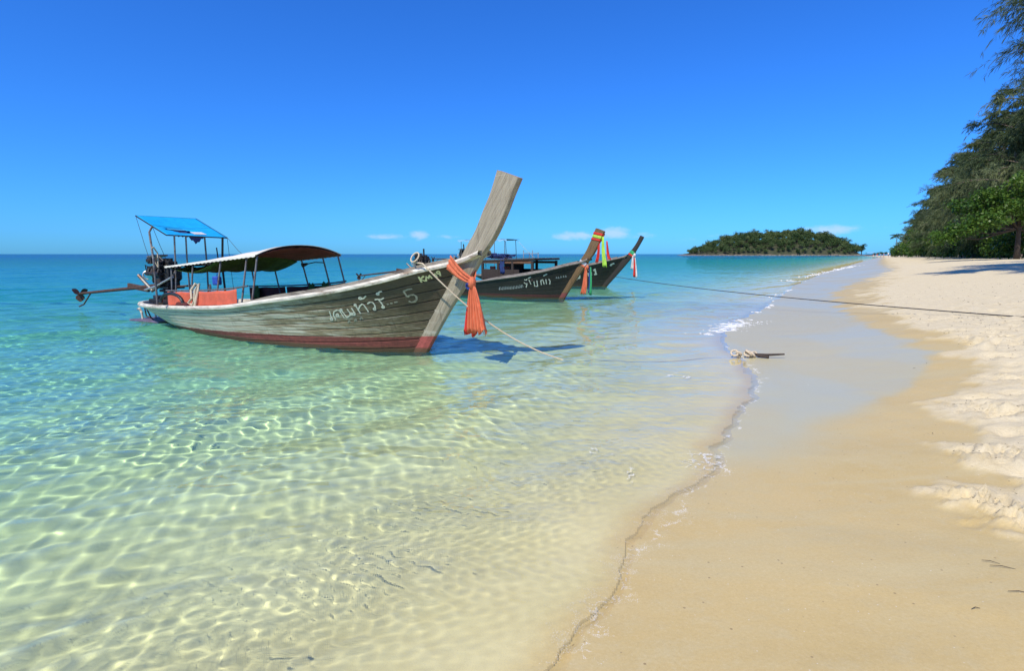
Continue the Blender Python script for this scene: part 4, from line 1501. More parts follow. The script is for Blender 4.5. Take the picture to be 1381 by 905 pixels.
hanging(kc + Vector((-.05, .05, -.04)), .74, .16, (1, -.2, 0), 'sash_red', sash, 3, 1.7, (-.06, 0, 0), 2, .035)
hanging(kc + Vector((.03, -.03, -.05)), .68, .22, (1, -.15, 0), 'sash_orange', sash, 5, 1.75, (.10, -.02, 0), 5, .04)
hanging(kc + Vector((-.02, .0, -.05)), .60, .16, (1, -.15, 0), 'sash_orange', sash, 4, 1.4, (.03, 0, 0), 9, .03)
for o in sash.children:
    pass


# ---------------- the two boats behind
def other_boat(name, label, fpx, ax, k, stem, mats, seed):
    b = empty(name)
    h = Hull(stem, k, .13)
    p = gp(*fpx)
    M = place_boat(b, p[0], p[1], ax)
    random.seed(seed)
    hull, prow = build_hull(h, b, mats[0], mats[1], mats[2], mats[3], 8)
    tag(b, label, 'boat', 'longtail boats moored in the shallows')
    return b, h, M, hull


boat2, h2, M2, hull2 = other_boat('longtail_boat', 'dark longtail boat with brown prow and a low roofed wooden cabin amidships', (761, 404), (.77, -.638), .88, None, ('hull_two', 'stem_two', 'rail_dark', 'rail_dark'), 21)
stem3 = dict(lead=[(-.3, -.2), (0, 0), (.5, .46), (1.0, .92), (1.5, 1.34), (1.9, 1.62), (2.3, 1.86), (2.5, 1.97)],
             rabbet=[(-.3, -.40), (0, -.22), (.42, .1), (1.02, .64), (1.40, .90), (1.55, 1.0)],
             trail=[(1.48, 1.0), (1.62, 1.14), (1.9, 1.38), (2.2, 1.60), (2.58, 1.80)])
boat3, h3, M3, hull3 = other_boat('longtail_boat', 'blackish longtail boat with a short dark prow and a numeral 1 painted near its bow', (818, 387), (.80, -.60), .95, stem3, ('hull_three', 'stem_three', 'rail_dark', 'rail_dark'), 22)

# cabin of the second boat, at its own place on the hull
def cab(px, py, y):        # point on the boat's length plane y (local) seen through a pixel
    o = to_local(M2, (0, 0, H))
    e = to_local(M2, Vector((0, 0, H)) + Vector(ray(px, py))) - o
    return o + e * ((y - o.y) / e.y)


c0, c1 = cab(655, 352, -.55).x, cab(722, 352, -.55).x
zr0, zr1 = 1.36, 1.40
cabin = MB().box(((c0 + c1) / 2, 0, zr0 + .02), (c1 - c0 + .25, 1.55, .06), ry=-.03).build('cabin_roof', 'dark_wood', boat2)
for i in range(7):
    MB().slab([[Vector((s, -.74 + i * .22 + .02, zr0 + .055 + .03 * (s - c0) / (c1 - c0))), Vector((s, -.74 + (i + 1) * .22 - .02, zr0 + .055 + .03 * (s - c0) / (c1 - c0)))] for s in (c0 - .1, (c0 + c1) / 2, c1 + .1)], (0, 0, .015)).build('roof_plank', 'rail_dark' if i % 2 else 'deck_wood', cabin)
for sd in (-1, 1):
    MB().box(((c0 + c1) / 2, sd * .72, zr0 - .06), (c1 - c0, .05, .09)).build('roof_beam', 'brown_wood', cabin)
    MB().box(((c0 + c1) / 2 - .3, sd * .72, .86), (c1 - c0 - .6, .04, .36)).build('cabin_wall', 'dark_wood', boat2)
    for f in (0, .33, .62, 1):
        MB().box((c0 + (c1 - c0) * f, sd * .72, 1.0), (.10, .07, .72)).build('cabin_post', 'dark_wood', boat2)
MB().box(((c0 + c1) / 2, .3, .7), (c1 - c0 - .1, .5, .4)).build('cabin_bench', 'dark_wood', boat2)
MB().box((c0 + .45, .55, 1.02), (.9, .04, .66)).build('cabin_screen', 'dark_wood', boat2)
# orange seats inside
for i in range(3):
    x = c0 + .25 + i * .34
    MB().box((x, -.42, 1.02), (.26, .05, .24), rx=.1).box((x, -.3, .86), (.26, .24, .04)).tube([(x - .12, -.42, 1.0), (x - .14, -.42, .70)], .014, 6).tube([(x + .12, -.42, 1.0), (x + .15, -.42, .70)], .014, 6).build('seat', 'sash_red' if i % 2 else 'panel_orange', boat2)
# net heaped on the roof
rnd = random.Random(4)
nm = MB()
for i in range(34):
    a = Vector((c0 - .1 + rnd.uniform(0, .9), -.5 + rnd.uniform(-.2, .5), zr0 + .1 + rnd.uniform(0, .1)))
    nm.tube([a + Vector((rnd.uniform(-.25, .25), rnd.uniform(-.2, .2), rnd.uniform(-.05, .06))) for _ in range(6)], .022, 5)
nm.build('net_heap', 'tarp_navy', boat2)
MB().slab([[Vector((c0 + .9 + .2 * u + .02 * math.sin(v * 9), -.76 - .02 * math.sin(u * 8 + v * 3), zr0 + .08 - .55 * v)) for u in np.linspace(0, 1, 6)] for v in np.linspace(0, 1, 7)], (0, .008, 0)).build('hanging_cloth', 'tarp_navy', boat2, True)
MB().tube([cab(758, 345, .2) + Vector((-1.4, 0, 0)), cab(735, 345, .2) + Vector((-1.4, 0, 0))], .02, 6)
# racks on the roof
rx0 = cab(706, 345, .1).x
rk = MB()
for xx in (rx0, rx0 + .42):
    rk.tube([(xx, .1, zr0 + .05), (xx, .1, zr0 + .38)], .014, 6)
    rk.tube([(xx, .45, zr0 + .05), (xx, .45, zr0 + .30)], .014, 6)
rk.tube([(rx0, .1, zr0 + .26), (rx0 + .42, .1, zr0 + .26)], .012, 6).tube([(rx0, .45, zr0 + .26), (rx0 + .42, .45, zr0 + .26)], .012, 6).tube([(rx0, .1, zr0 + .26), (rx0, .45, zr0 + .26)], .012, 6)
rk.build('roof_rack', 'metal_light', boat2)


def plane_pt(M, px, py, y):
    o = to_local(M, (0, 0, H))
    e = to_local(M, Vector((0, 0, H)) + Vector(ray(px, py))) - o
    return o + e * ((y - o.y) / e.y)


e2 = plane_pt(M2, 571, 358, 0)
engine(boat2, (e2.x, 0, e2.z + -.22), 1.05, plane_pt(M2, 484, 372, -.15), False)
MB().tube([(e2.x + .05, 0, e2.z + .3), (e2.x + .04, 0, e2.z + .72)], .035, 8).build('exhaust_stack', 'metal_dark', boat2)
MB().box((e2.x, 0, (e2.z - .25) / 2 + .1), (.3, .3, e2.z - .2)).build('engine_stand', 'dark_wood', boat2)
e3 = plane_pt(M3, 628, 346, 0)
engine(boat3, (e3.x, 0, e3.z - .22), .95, plane_pt(M3, 584, 349, -.1), False)
MB().tube([(e3.x - .1, 0, e3.z + .2), (e3.x - .16, 0, e3.z + .72)], .035, 8).build('exhaust_stack', 'metal_dark', boat3)
MB().box((e3.x, 0, (e3.z - .25) / 2 + .1), (.3, .3, e3.z - .2)).build('engine_stand', 'dark_wood', boat3)
# light canopy frame of the third boat with a blue-edged cloth
fr = []
for px, top in ((636, 322), (662, 324), (672, 324), (690, 324)):
    fr.append(plane_pt(M3, px, top, 0))
xa, xb = plane_pt(M3, 628, 324, 0).x, plane_pt(M3, 690, 324, 0).x
zc = plane_pt(M3, 660, 324, 0).z
cf = MB()
for yy in (-.5, .5):
    cf.tube([(xa, yy, zc), (xb, yy, zc)], .018, 6)
for xx in (xa, (xa + xb) / 2, xb):
    cf.tube([(xx, -.5, zc), (xx, .5, zc)], .018, 6)
cfo = cf.build('canopy_frame', 'metal_pole', boat3)
MB().slab([[Vector((x, y, zc + .02 + .02 * math.sin(x * 5))) for y in (-.58, 0, .58)] for x in np.linspace(xa - .1, xb + .1, 12)], (0, 0, .012)).build('canopy_cloth', 'sash_blue', cfo)
MB().slab([[Vector((x, -.585, zc + .03 - .09 * v * (1 + .5 * math.sin(x * 13)))) for v in (0, 1)] for x in np.linspace(xa - .1, xb + .1, 24)], (0, .006, 0)).build('canopy_fringe', 'roof_blue', cfo)
for xx in (xa + .1, xa + 1.0, xb - .8, xb - .1):
    for yy in (-.5, .5):
        s_ = xx / h3.k
        MB().tube([(xx, yy, zc), (xx + .06, yy * 1.15, .3)], .016, 6).build('canopy_post', 'metal_pole', boat3)
MB().tube([(xa + .9, 0, zc), (xa + .9, 0, zc + .75)], .012, 6).build('aerial', 'metal_dark', boat3)
MB().tube([(xb, .5, zc), (xb + .5, .6, zc - .5), (xb + 1.0, .75, zc - .95)], .006, 5).build('guy_line', 'rope_pale', boat3)

# names painted on the hulls behind
Z2 = lambda x, y: (640 + x / 6.905, 340 + y / 6.905)
tz2 = lambda st: [Z2(*p) for p in st]
small = []
for i, (x, y) in enumerate([(236, 336), (262, 336), (288, 332), (314, 330), (340, 330), (366, 328), (392, 324), (418, 320), (440, 316)]):
    small.append([tz2([(x, y + 12), (x - 6, y - 6), (x + 6, y - 12), (x + 12, y + 12)]), tz2(circ(x - 4, y + 10, 5, 0, 360, 6))])
lettering(h2, M2, hull2, small, .012, 'paint_text_grey')
big = [[[(460, 282), (476, 296), (490, 290), (480, 330)], [(462, 256), (480, 262), (490, 250)]], [[(506, 256), (520, 290), (526, 300)], [(500, 244), (524, 232)]],
       [[(552, 272), (560, 320)], [(580, 264), (588, 318), (566, 318)]], [[(616, 262), (622, 306)], [(616, 268), (636, 256), (648, 300)]], [[(664, 252), (670, 298)], [(690, 250), (704, 270), (700, 300)], [(640, 222), (656, 214), (676, 204)]]]
lettering(h2, M2, hull2, [[tz2(s) for s in L_] for L_ in big], .028, 'paint_text')
kmx = []
for x, y in ((760, 236), (780, 236), (802, 230), (826, 226), (846, 224)):
    kmx.append([tz2([(x, y + 10), (x + 2, y - 8), (x + 10, y + 8)])])
lettering(h2, M2, hull2, kmx, .014, 'paint_text_grey')
Z3 = lambda x, y: (760 + x / 9.05, 300 + y / 9.05)
tz3 = lambda st: [Z3(*p) for p in st]
nm3 = [[[(146, 690), (160, 696), (166, 670)]], [[(176, 652), (180, 684), (198, 680), (196, 640)]], [[(300, 616), (306, 654), (322, 650)], [(322, 606), (330, 650)]], [[(334, 602), (340, 648)], [(306, 588), (336, 578)]],
       [[(366, 590), (386, 566), (394, 632)], [(374, 636), (408, 628)]], [[(570, 528), (590, 508), (620, 498)]]]
lettering(h3, M3, hull3, [[tz3(s) for s in L_] for L_ in nm3], .06, 'paint_text')

# sashes of the boats behind
s2 = empty('prow_sash')
s2.matrix_world = M2
tag(s2, 'red and lime cloth wrapped round the top of the brown prow, tails hanging', 'sash', 'cloth sashes on the prows')
band_round(.09, h2, 2.64, 2.50, 'sash_red', s2)
band_round(.10, h2, 2.54, 2.40, 'sash_lime', s2)
band_round(.07, h2, 2.43, 2.30, 'sash_red', s2)
tp = Vector((1.70, -.06, 2.42)) * h2.k
hanging(tp + Vector((.06, 0, .04)), .98, .17, (1, -.2, 0), 'sash_lime', s2, 2, 1.05, (.07, 0, 0), 3, .03)
hanging(tp + Vector((-.10, .02, 0)), .82, .12, (1, -.2, 0), 'sash_red', s2, 2, 1.0, (-.08, 0, 0), 4, .03)
hanging(tp + Vector((.18, .05, -.1)), .60, .11, (1, -.2, 0), 'sash_red', s2, 2, 1.0, (.12, 0, 0), 6, .03)
s2b = empty('prow_sash')
s2b.matrix_world = M2
tag(s2b, 'orange, white, navy and green cloth tied at the foot of the brown prow', 'sash', 'cloth sashes on the prows')
band_round(.12, h2, 1.60, 1.36, 'sash_white', s2b)
band_round(.07, h2, 1.50, 1.28, 'sash_orange', s2b)
tp = Vector((1.10, -.10, 1.32)) * h2.k
hanging(tp + Vector((-.02, -.02, 0)), .92, .20, (1, -.2, 0), 'sash_orange', s2b, 3, 1.2, (-.12, 0, 0), 3, .03)
hanging(tp + Vector((.10, .02, 0)), .90, .08, (1, -.2, 0), 'sash_blue', s2b, 2, 1.0, (.0, 0, 0), 4, .02)
hanging(tp + Vector((.16, 0, 0)), .92, .10, (1, -.2, 0), 'sash_green', s2b, 2, 1.0, (.02, 0, 0), 5, .02)
MB().tube([tp + Vector((.04, -.03, .06)), tp + Vector((.05, -.05, 0)), tp + Vector((.03, -.02, -.08))], [.03, .06, .03], 8).build('knot', 'sash_orange', s2b, True)
s3 = empty('prow_sash')
s3.matrix_world = M3
tag(s3, 'green, white and red cloth tied round the short dark prow', 'sash', 'cloth sashes on the prows')
band_round(.14, h3, 1.86, 1.66, 'sash_green', s3)
band_round(.08, h3, 1.76, 1.54, 'sash_red', s3)
tp = Vector((1.52, -.09, 1.62)) * h3.k
hanging(tp + Vector((-.06, 0, -.02)), .62, .14, (1, -.2, 0), 'sash_white', s3, 2, 1.0, (-.05, 0, 0), 3, .03)
hanging(tp + Vector((.06, -.03, -.02)), 1.02, .16, (1, -.2, 0), 'sash_white', s3, 2, 1.35, (.06, 0, 0), 4, .03)
hanging(tp + Vector((.06, -.09, -.12)), .86, .12, (1, -.2, 0), 'sash_red', s3, 2, 1.0, (.04, 0, 0), 5, .03)
MB().tube([tp + Vector((.04, -.03, .08)), tp + Vector((.05, -.06, 0)), tp + Vector((.03, -.02, -.08))], [.04, .07, .04], 8).build('knot', 'sash_white', s3, True)
for b_ in (boat, boat2, boat3):
    for ch in b_.children_recursive:
        if ch.type == 'MESH':
            ch.cycles.is_caustics_receiver = True

# ------------------------------------------------------------------ ropes and moorings
def lerp_pts(a, b, n, sag):
    a, b = Vector(a), Vector(b)
    return [a.lerp(b, i / n) + Vector((0, 0, -sag * 4 * (i / n) * (1 - i / n))) for i in range(n + 1)]


ra = M1 @ Vector((.40, -.53, 1.46))
rb = Vector(gp(764, 487, -.01))
pts = [M1 @ Vector((.24 + .07 * math.sin(a), -.52 - .05 * math.cos(a), 1.50 - .07 * math.cos(a) + .05)) for a in np.linspace(-.5, 6.0, 14)]
pts += [M1 @ Vector((.34, -.5, 1.46)), ra]
pts += lerp_pts(ra, rb, 18, .22)[1:]
end = Vector(gp(1000, 479, .05))
for i in range(1, 15):
    f = i / 14
    p = rb.lerp(end, f)
    zt = float(ground_z(p.x, p.y))
    p.z = max(zt + .012, -.012 - .05 * math.sin(math.pi * min(1, f * 1.3)) if f < .8 else zt + .015)
    p.y += .05 * math.sin(f * 9)
    pts.append(p)
mr = tag(MB().tube(pts, .0125, 6).build('mooring_rope', 'rope_pale', None, True), 'pale rope from the near boat running down into the shallows', 'rope')
mr.cycles.is_caustics_receiver = True
st = empty('mooring_stick', tuple(end))
tag(st, 'dark stick lying on the wet sand with a pale rope knotted on it', 'stick')
kb = MB()
rnd = random.Random(3)
for i in range(7):
    c = Vector((rnd.uniform(-.12, .22), rnd.uniform(-.05, .05), rnd.uniform(.0, .05)))
    kb.torus(c, (rnd.uniform(-1, 1), rnd.uniform(-1, 1), rnd.uniform(.2, 1)), rnd.uniform(.035, .07), .016, 12, 6)
kb.build('rope_knot', 'rope_pale', st, True)
e2_ = Vector(gp(1058, 480.5, .07)) - end
MB().tube([Vector((.2, 0, .01)), e2_ * .6 + Vector((0, 0, .012)), e2_ + Vector((0, 0, .03))], [.018, .02, .012], 7).build('stick', 'twig', st)
MB().tube([Vector((.22, -.06, .0)), Vector((.34, -.18, .0))], .02, 7).build('stub', 'twig', st)

ra = M3 @ Vector((.42, -.02, .52)) * 1.0
rb = Vector(on_ground(1376, 429)) + Vector((0, 0, .02))
rc = Vector(on_ground(1415, 432))
stake_top = rc + Vector((0, 0, .12))
tag(MB().tube(lerp_pts(ra, rb, 24, .12) + [rb.lerp(stake_top, .5) + Vector((0, 0, -.02)), stake_top], .012, 6).build('mooring_line', 'rope_dark', None, True), 'dark taut line from the blackish boat up onto the dry sand', 'rope')
stk = empty('mooring_stake', tuple(rc))
tag(stk, 'short wooden stake in the dry sand holding the dark line', 'stake')
MB().tube([(0, 0, -.25), (.01, 0, 0), (.03, 0, .22)], [.03, .035, .032], 9).build('post', 'twig', stk)
MB().torus((.015, 0, .12), (0, 0, 1), .042, .012, 14, 6).build('hitch', 'rope_dark', stk)

# ------------------------------------------------------------------ foliage
def blades(P, Dr, L, W, rng, tone, bend=.0):
    """tapered blades: root P, unit direction Dr, length L, width W -> 4 verts each"""
    n = len(P)
    side = np.cross(Dr, rng.normal(size=(n, 3)))
    side /= np.linalg.norm(side, axis=1)[:, None] + 1e-9
    mid = P + Dr * (L * .45)[:, None]
    tip = P + Dr * L[:, None]
    tip[:, 2] -= bend * L
    V = np.stack([P, mid + side * W[:, None] * .5, tip, mid - side * W[:, None] * .5], 1).reshape(-1, 3)
    Fq = np.arange(n * 4).reshape(n, 4)
    return V, Fq, np.repeat(tone, 4)


def unit(v):
    return v / (np.linalg.norm(v, axis=-1, keepdims=True) + 1e-9)


def casuarina(name, hgt, spread, seed, nbr, ntw, nbl, bw, bl, low=.10, lean=(0, 0), droop=.55, side_bias=None, mat='needles'):
    rng = np.random.default_rng(seed)
    root = empty(name)
    tr = MB()
    tp_ = [Vector((lean[0] * f**1.5 + .12 * math.sin(f * 5 + seed), lean[1] * f**1.5 + .1 * math.cos(f * 4 + seed), hgt * f)) for f in np.linspace(0, .97, 12)]
    tr.tube([tp_[0] + Vector((0, 0, -.3))] + tp_, [hgt * .022] + [hgt * .02 * (1 - .9 * f) + .02 for f in np.linspace(0, 1, 12)], 9)
    P, Dd, T = [], [], []
    for i in range(nbr):
        f = low + (.97 - low) * (i + rng.random()) / nbr
        base = tp_[0].lerp(tp_[-1], 0)
        j = f / .97 * 11
        j0 = min(int(j), 10)
        base = tp_[j0].lerp(tp_[j0 + 1], j - j0)
        az = rng.uniform(0, 2 * math.pi) if side_bias is None else rng.normal(side_bias, 1.1)
        prof_l = math.sin(math.pi * min(1, .22 + .80 * f))**.8
        L = spread * (.35 + .65 * prof_l) * rng.uniform(.75, 1.15)
        d0 = Vector((math.cos(az), math.sin(az), rng.uniform(.15, .6)))
        d0.normalize()
        bp = []
        for g in np.linspace(0, 1, 7):
            bp.append(base + d0 * L * g + Vector((0, 0, -droop * L * .55 * g**2.4)))
        tr.tube(bp, [hgt * .005 * (1 - .8 * g) + .006 for g in np.linspace(0, 1, 7)], 5, cap=False)
        btone = rng.normal(.48, .2)
        for k in range(ntw):
            g = .15 + .85 * rng.random()**.6
            j = g * 6
            j0 = min(int(j), 5)
            p = bp[j0].lerp(bp[j0 + 1], j - j0)
            tdir = unit(np.array(d0) * .7 + rng.normal(size=3) * .55 + np.array([0, 0, -.12]))
            tl = L * rng.uniform(.12, .28) + .25
            tt = rng.random(nbl)
            pp = np.array(p)[None] + tdir[None] * (tl * tt)[:, None]
            pp[:, 2] -= droop * tl * tt**2 * .7
            dd = unit(tdir[None] * .75 + rng.normal(size=(nbl, 3)) * .42 + np.array([0, 0, -droop])[None])
            P.append(pp)
            Dd.append(dd)
            T.append(np.clip(btone + rng.normal(0, .15) + rng.normal(0, .07, nbl), 0, 1))
    P, Dd, T = np.concatenate(P), np.concatenate(Dd), np.concatenate(T)
    n = len(P)
    V, Fq, tn = blades(P, Dd, bl * rng.uniform(.6, 1.3, n), bw * rng.uniform(.7, 1.3, n), rng, T, .25)
    tr.build('trunk', 'bark_grey', root, True)
    c = obj_np('crown', V, Fq, mat, root, False)
    attr(c, 'tone', tn)
    return root


def leafy(name, centres, radii, nleaf, size, seed, mat, trunk_pts=None, trunk_r=.2, limbs=None, bark='bark_dark', flat=1.0):
    """broad-leaved crown: clumps of leaves spread through several uneven lobes"""
    rng = np.random.default_rng(seed)
    root = empty(name)
    P, Dd, T = [], [], []
    for c, r in zip(centres, radii):
        n = int(nleaf * r * r)
        d = unit(rng.normal(size=(n, 3)))
        rad = r * (.45 + .6 * rng.random(n)**.6) * (1 + .25 * np.sin(d[:, 0] * 5 + seed) * np.cos(d[:, 1] * 4 + d[:, 2] * 5))
        p = np.array(c)[None] + d * rad[:, None] * np.array([1, 1, .72 * flat])[None]
        # gather leaves round twig ends
        tw = p[rng.integers(0, n, max(3, n // 9))]
        p = tw[rng.integers(0, len(tw), n)] + rng.normal(size=(n, 3)) * size * .9
        P.append(p)
        Dd.append(unit(d * .55 + rng.normal(size=(n, 3)) * .6 + np.array([0, 0, -.15])[None]))
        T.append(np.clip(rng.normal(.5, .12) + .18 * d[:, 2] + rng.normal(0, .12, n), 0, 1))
    P, Dd, T = np.concatenate(P), np.concatenate(Dd), np.concatenate(T)
    n = len(P)
    V, Fq, tn = blades(P, Dd, size * 1.5 * rng.uniform(.6, 1.3, n), size * rng.uniform(.6, 1.2, n), rng, T, .1)
    tr = MB()
    tp_ = trunk_pts or [(0, 0, -.3), (0, 0, centres[0][2])]
    tr.tube(tp_, [trunk_r * (1 - .5 * i / max(1, len(tp_) - 1)) for i in range(len(tp_))], 8)
    for c in centres:
        a = Vector(tp_[-1]) * .75 + Vector(tp_[0]) * .25
        b = Vector(c)
        tr.tube([a, a.lerp(b, .5) + Vector((0, 0, -.08 * (b - a).length)), b], [trunk_r * .45, trunk_r * .25, trunk_r * .08], 6, cap=False)
    tr.build('trunk', bark, root, True)
    o = obj_np('crown', V, Fq, mat, root, False)
    attr(o, 'tone', tn)
    return root


def copy_tree(src, loc, rz, s):
    r = src.copy()
    COL.objects.link(r)
    r.location, r.rotation_euler, r.scale = loc, (0, 0, rz), (s[0], s[0], s[1]) if isinstance(s, tuple) else (s, s, s)
    for ch in src.children:
        c = ch.copy()
        COL.objects.link(c)
        c.parent = r
    return r


def put(o, loc, rz, s):
    o.location, o.rotation_euler = loc, (0, 0, rz)
    o.scale = (s[0], s[0], s[1]) if isinstance(s, tuple) else (s, s, s)
    return o


def tree_at(px, Yd, dz_=0):
    x = (px - CX) / F * (Yd * math.cos(PITCH) + .1)
    return (x, Yd, float(ground_z(x, Yd)) - .05 + dz_)


cas = [casuarina('casuarina_tree', 14, 5.2, 40 + i, 36, 30, 32, .038, .36) for i in range(3)]
used = [False] * 3


def use(protos, flags, i, loc, rz, s):
    if not flags[i]:
        flags[i] = True
        return put(protos[i], loc, rz, s)
    return copy_tree(protos[i], loc, rz, s)


rnd = random.Random(12)
row = [(1374, 57, 1.25), (1402, 60, 1.3), (1380, 66, 1.28), (1352, 62, 1.12), (1334, 68, 1.08), (1316, 74, 1.06), (1300, 80, 1.05), (1286, 90, 1.02), (1275, 100, .98), (1262, 108, .92), (1254, 120, .88), (1246, 132, .82), (1240, 146, .80), (1232, 158, .74),
       (1395, 66, 1.35), (1368, 78, 1.4), (1340, 88, 1.35), (1318, 100, 1.28), (1298, 112, 1.2), (1280, 126, 1.1), (1266, 142, 1.0), (1252, 160, .95),
       (1230, 168, .66)]
for i, (px, Yd, s) in enumerate(row):
    o = use(cas, used, i % 3, tree_at(px, Yd), rnd.uniform(0, 6.28), (s * rnd.uniform(.92, 1.1), s))
    tag(o, 'tall feathery grey-green casuarina in the dense row behind the dry sand', 'tree', 'casuarinas behind the beach')

# broad-leaved shrubs and sea almonds along the front of the row
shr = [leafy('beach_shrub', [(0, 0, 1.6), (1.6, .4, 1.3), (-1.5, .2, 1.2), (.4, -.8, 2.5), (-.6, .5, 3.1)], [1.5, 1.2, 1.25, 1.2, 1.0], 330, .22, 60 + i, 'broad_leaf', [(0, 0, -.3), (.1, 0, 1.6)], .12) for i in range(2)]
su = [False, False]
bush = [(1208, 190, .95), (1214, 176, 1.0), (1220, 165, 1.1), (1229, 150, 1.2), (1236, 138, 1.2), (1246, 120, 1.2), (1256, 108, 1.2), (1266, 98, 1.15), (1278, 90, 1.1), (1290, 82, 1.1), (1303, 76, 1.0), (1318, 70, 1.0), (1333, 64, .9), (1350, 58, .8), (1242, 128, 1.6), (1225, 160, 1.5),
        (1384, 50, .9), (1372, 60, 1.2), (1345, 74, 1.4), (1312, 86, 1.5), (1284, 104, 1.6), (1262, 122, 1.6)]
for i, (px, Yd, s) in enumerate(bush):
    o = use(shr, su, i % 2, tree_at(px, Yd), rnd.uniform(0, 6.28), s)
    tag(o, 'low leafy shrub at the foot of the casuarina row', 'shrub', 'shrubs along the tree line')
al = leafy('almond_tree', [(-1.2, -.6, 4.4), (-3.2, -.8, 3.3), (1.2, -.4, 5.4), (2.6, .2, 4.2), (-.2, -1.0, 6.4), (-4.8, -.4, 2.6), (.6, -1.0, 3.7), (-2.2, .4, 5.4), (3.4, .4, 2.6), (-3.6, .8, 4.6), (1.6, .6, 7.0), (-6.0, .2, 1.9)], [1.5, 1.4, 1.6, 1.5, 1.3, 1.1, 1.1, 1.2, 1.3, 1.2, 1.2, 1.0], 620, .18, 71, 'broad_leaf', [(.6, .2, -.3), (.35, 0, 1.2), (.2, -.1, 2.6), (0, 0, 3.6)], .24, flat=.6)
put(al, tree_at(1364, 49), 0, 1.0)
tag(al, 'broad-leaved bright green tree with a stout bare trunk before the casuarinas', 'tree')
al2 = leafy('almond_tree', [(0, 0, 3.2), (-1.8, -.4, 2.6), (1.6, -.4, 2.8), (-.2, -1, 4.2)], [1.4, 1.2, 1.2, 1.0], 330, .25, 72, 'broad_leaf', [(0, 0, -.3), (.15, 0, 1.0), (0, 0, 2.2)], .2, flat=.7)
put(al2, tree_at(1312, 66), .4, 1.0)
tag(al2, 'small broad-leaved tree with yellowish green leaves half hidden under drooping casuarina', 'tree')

# overhanging casuarinas beside the viewer: branches at the top right, dappled shade on the sand
near_c = casuarina('overhanging_casuarina', 14.5, 6.8, 91, 70, 38, 42, .024, .30, low=.60, lean=(-1.2, .6), droop=.5, side_bias=math.pi * .95)
put(near_c, (25.7, 21.6, 1.15), 0, 1.0)
tag(near_c, 'large casuarina reaching its drooping branches over the beach, trunk out of view', 'tree')
nc2 = casuarina('overhanging_casuarina', 18.5, 4.6, 95, 30, 26, 22, .04, .36, low=.76, lean=(-5.2, 3.2), droop=.35)
put(nc2, (19.6, 13.2, 1.1), 0, 1.0)
tag(nc2, 'tall leaning casuarina whose high crown throws dappled shade on the dry sand', 'tree')
nc3 = copy_tree(near_c, (31.0, 27.5, 1.2), 4.0, 1.0)
tag(nc3, 'casuarina standing behind the large overhanging one', 'tree')

# coconut palm at the end of the row
palm = empty('coconut_palm')
pm = MB()
ph = 9.0
ppts = [Vector((.5 * math.sin(f * 1.6), .2 * f, ph * f)) for f in np.linspace(0, 1, 9)]
pm.tube([(0, 0, -.4)] + ppts, [.2] + [.17 - .07 * f for f in np.linspace(0, 1, 9)], 8)
pm.build('trunk', 'bark_grey', palm, True)
rngp = np.random.default_rng(5)
for i in range(15):
    az = i * 2.4 + rngp.uniform(-.2, .2)
    up = rngp.uniform(-.15, .95)
    L = rngp.uniform(2.5, 3.3)
    sp = []
    for g in np.linspace(0, 1, 12):
        sp.append(np.array(ppts[-1]) + np.array([math.cos(az), math.sin(az), up]) * L * g / math.sqrt(1 + up * up) + np.array([0, 0, -1.5 * g**2]))
    sp = np.array(sp)
    P, Dd = [], []
    sdv = np.array([-math.sin(az), math.cos(az), 0])
    for g in np.linspace(.08, 1, 26):
        j = g * 11
        j0 = min(int(j), 10)
        p = sp[j0] + (sp[j0 + 1] - sp[j0]) * (j - j0)
        for sg_ in (-1, 1):
            P.append(p)
            Dd.append(sdv * sg_ + (sp[min(j0 + 1, 11)] - sp[j0]) * 1.2 + np.array([0, 0, -.5]))
    P, Dd = np.array(P), unit(np.array(Dd))
    n = len(P)
    V, Fq, tn = blades(P, Dd, .8 * np.sin(np.linspace(.5, 2.9, n)) + .15, np.full(n, .09), rngp, np.clip(rngp.normal(.45, .15, n), 0, 1), .3)
    o = obj_np('frond', V, Fq, 'palm_leaf', palm, False)
    attr(o, 'tone', tn)
put(palm, tree_at(1206, 192), 0, .80)
tag(palm, 'single coconut palm rising over the far end of the tree row', 'palm')

# ------------------------------------------------------------------ island
ISY = 650.0
IX = lambda px: (px - CX) / F * (ISY - 27) * .99
hill = hermite([(925, -2.0), (933, .5), (945, 2.5), (962, 7), (985, 13), (1010, 17), (1045, 19.5), (1080, 21), (1105, 19.5), (1128, 14), (1142, 8), (1150, 2.5), (1160, 1.4), (1176, 1.0), (1184, -1.5)])
mi, ti, pi_ = new_mat('island_ground')
oc = ti.n('ShaderNodeTexCoord').outputs['Object']
zc_ = ti.xyz(oc)[2]
rockn = ti.ramp(ti.noise(oc, .35, 6, .7), [(.35, (.07, .055, .04)), (.7, (.30, .235, .18))])
soil = ti.ramp(ti.noise(oc, .2, 5), [(.3, (.025, .035, .012)), (.7, (.06, .06, .03))])
ti.put(pi_.inputs['Base Color'], ti.mix(ti.step(ti.m('ADD', zc_, ti.m('MULTIPLY', ti.noise(oc, .15, 4), 2.5)), 1.9, 2.7), rockn, soil))
pi_.inputs['Roughness'].default_value = .9


def isl_z(px, v):
    """px along, v -1 (front) .. 1 (back)"""
    e = max(0, 1 - v * v)
    hz = float(hill(px)) * .92
    return (hz + 2) * e**.62 - 2


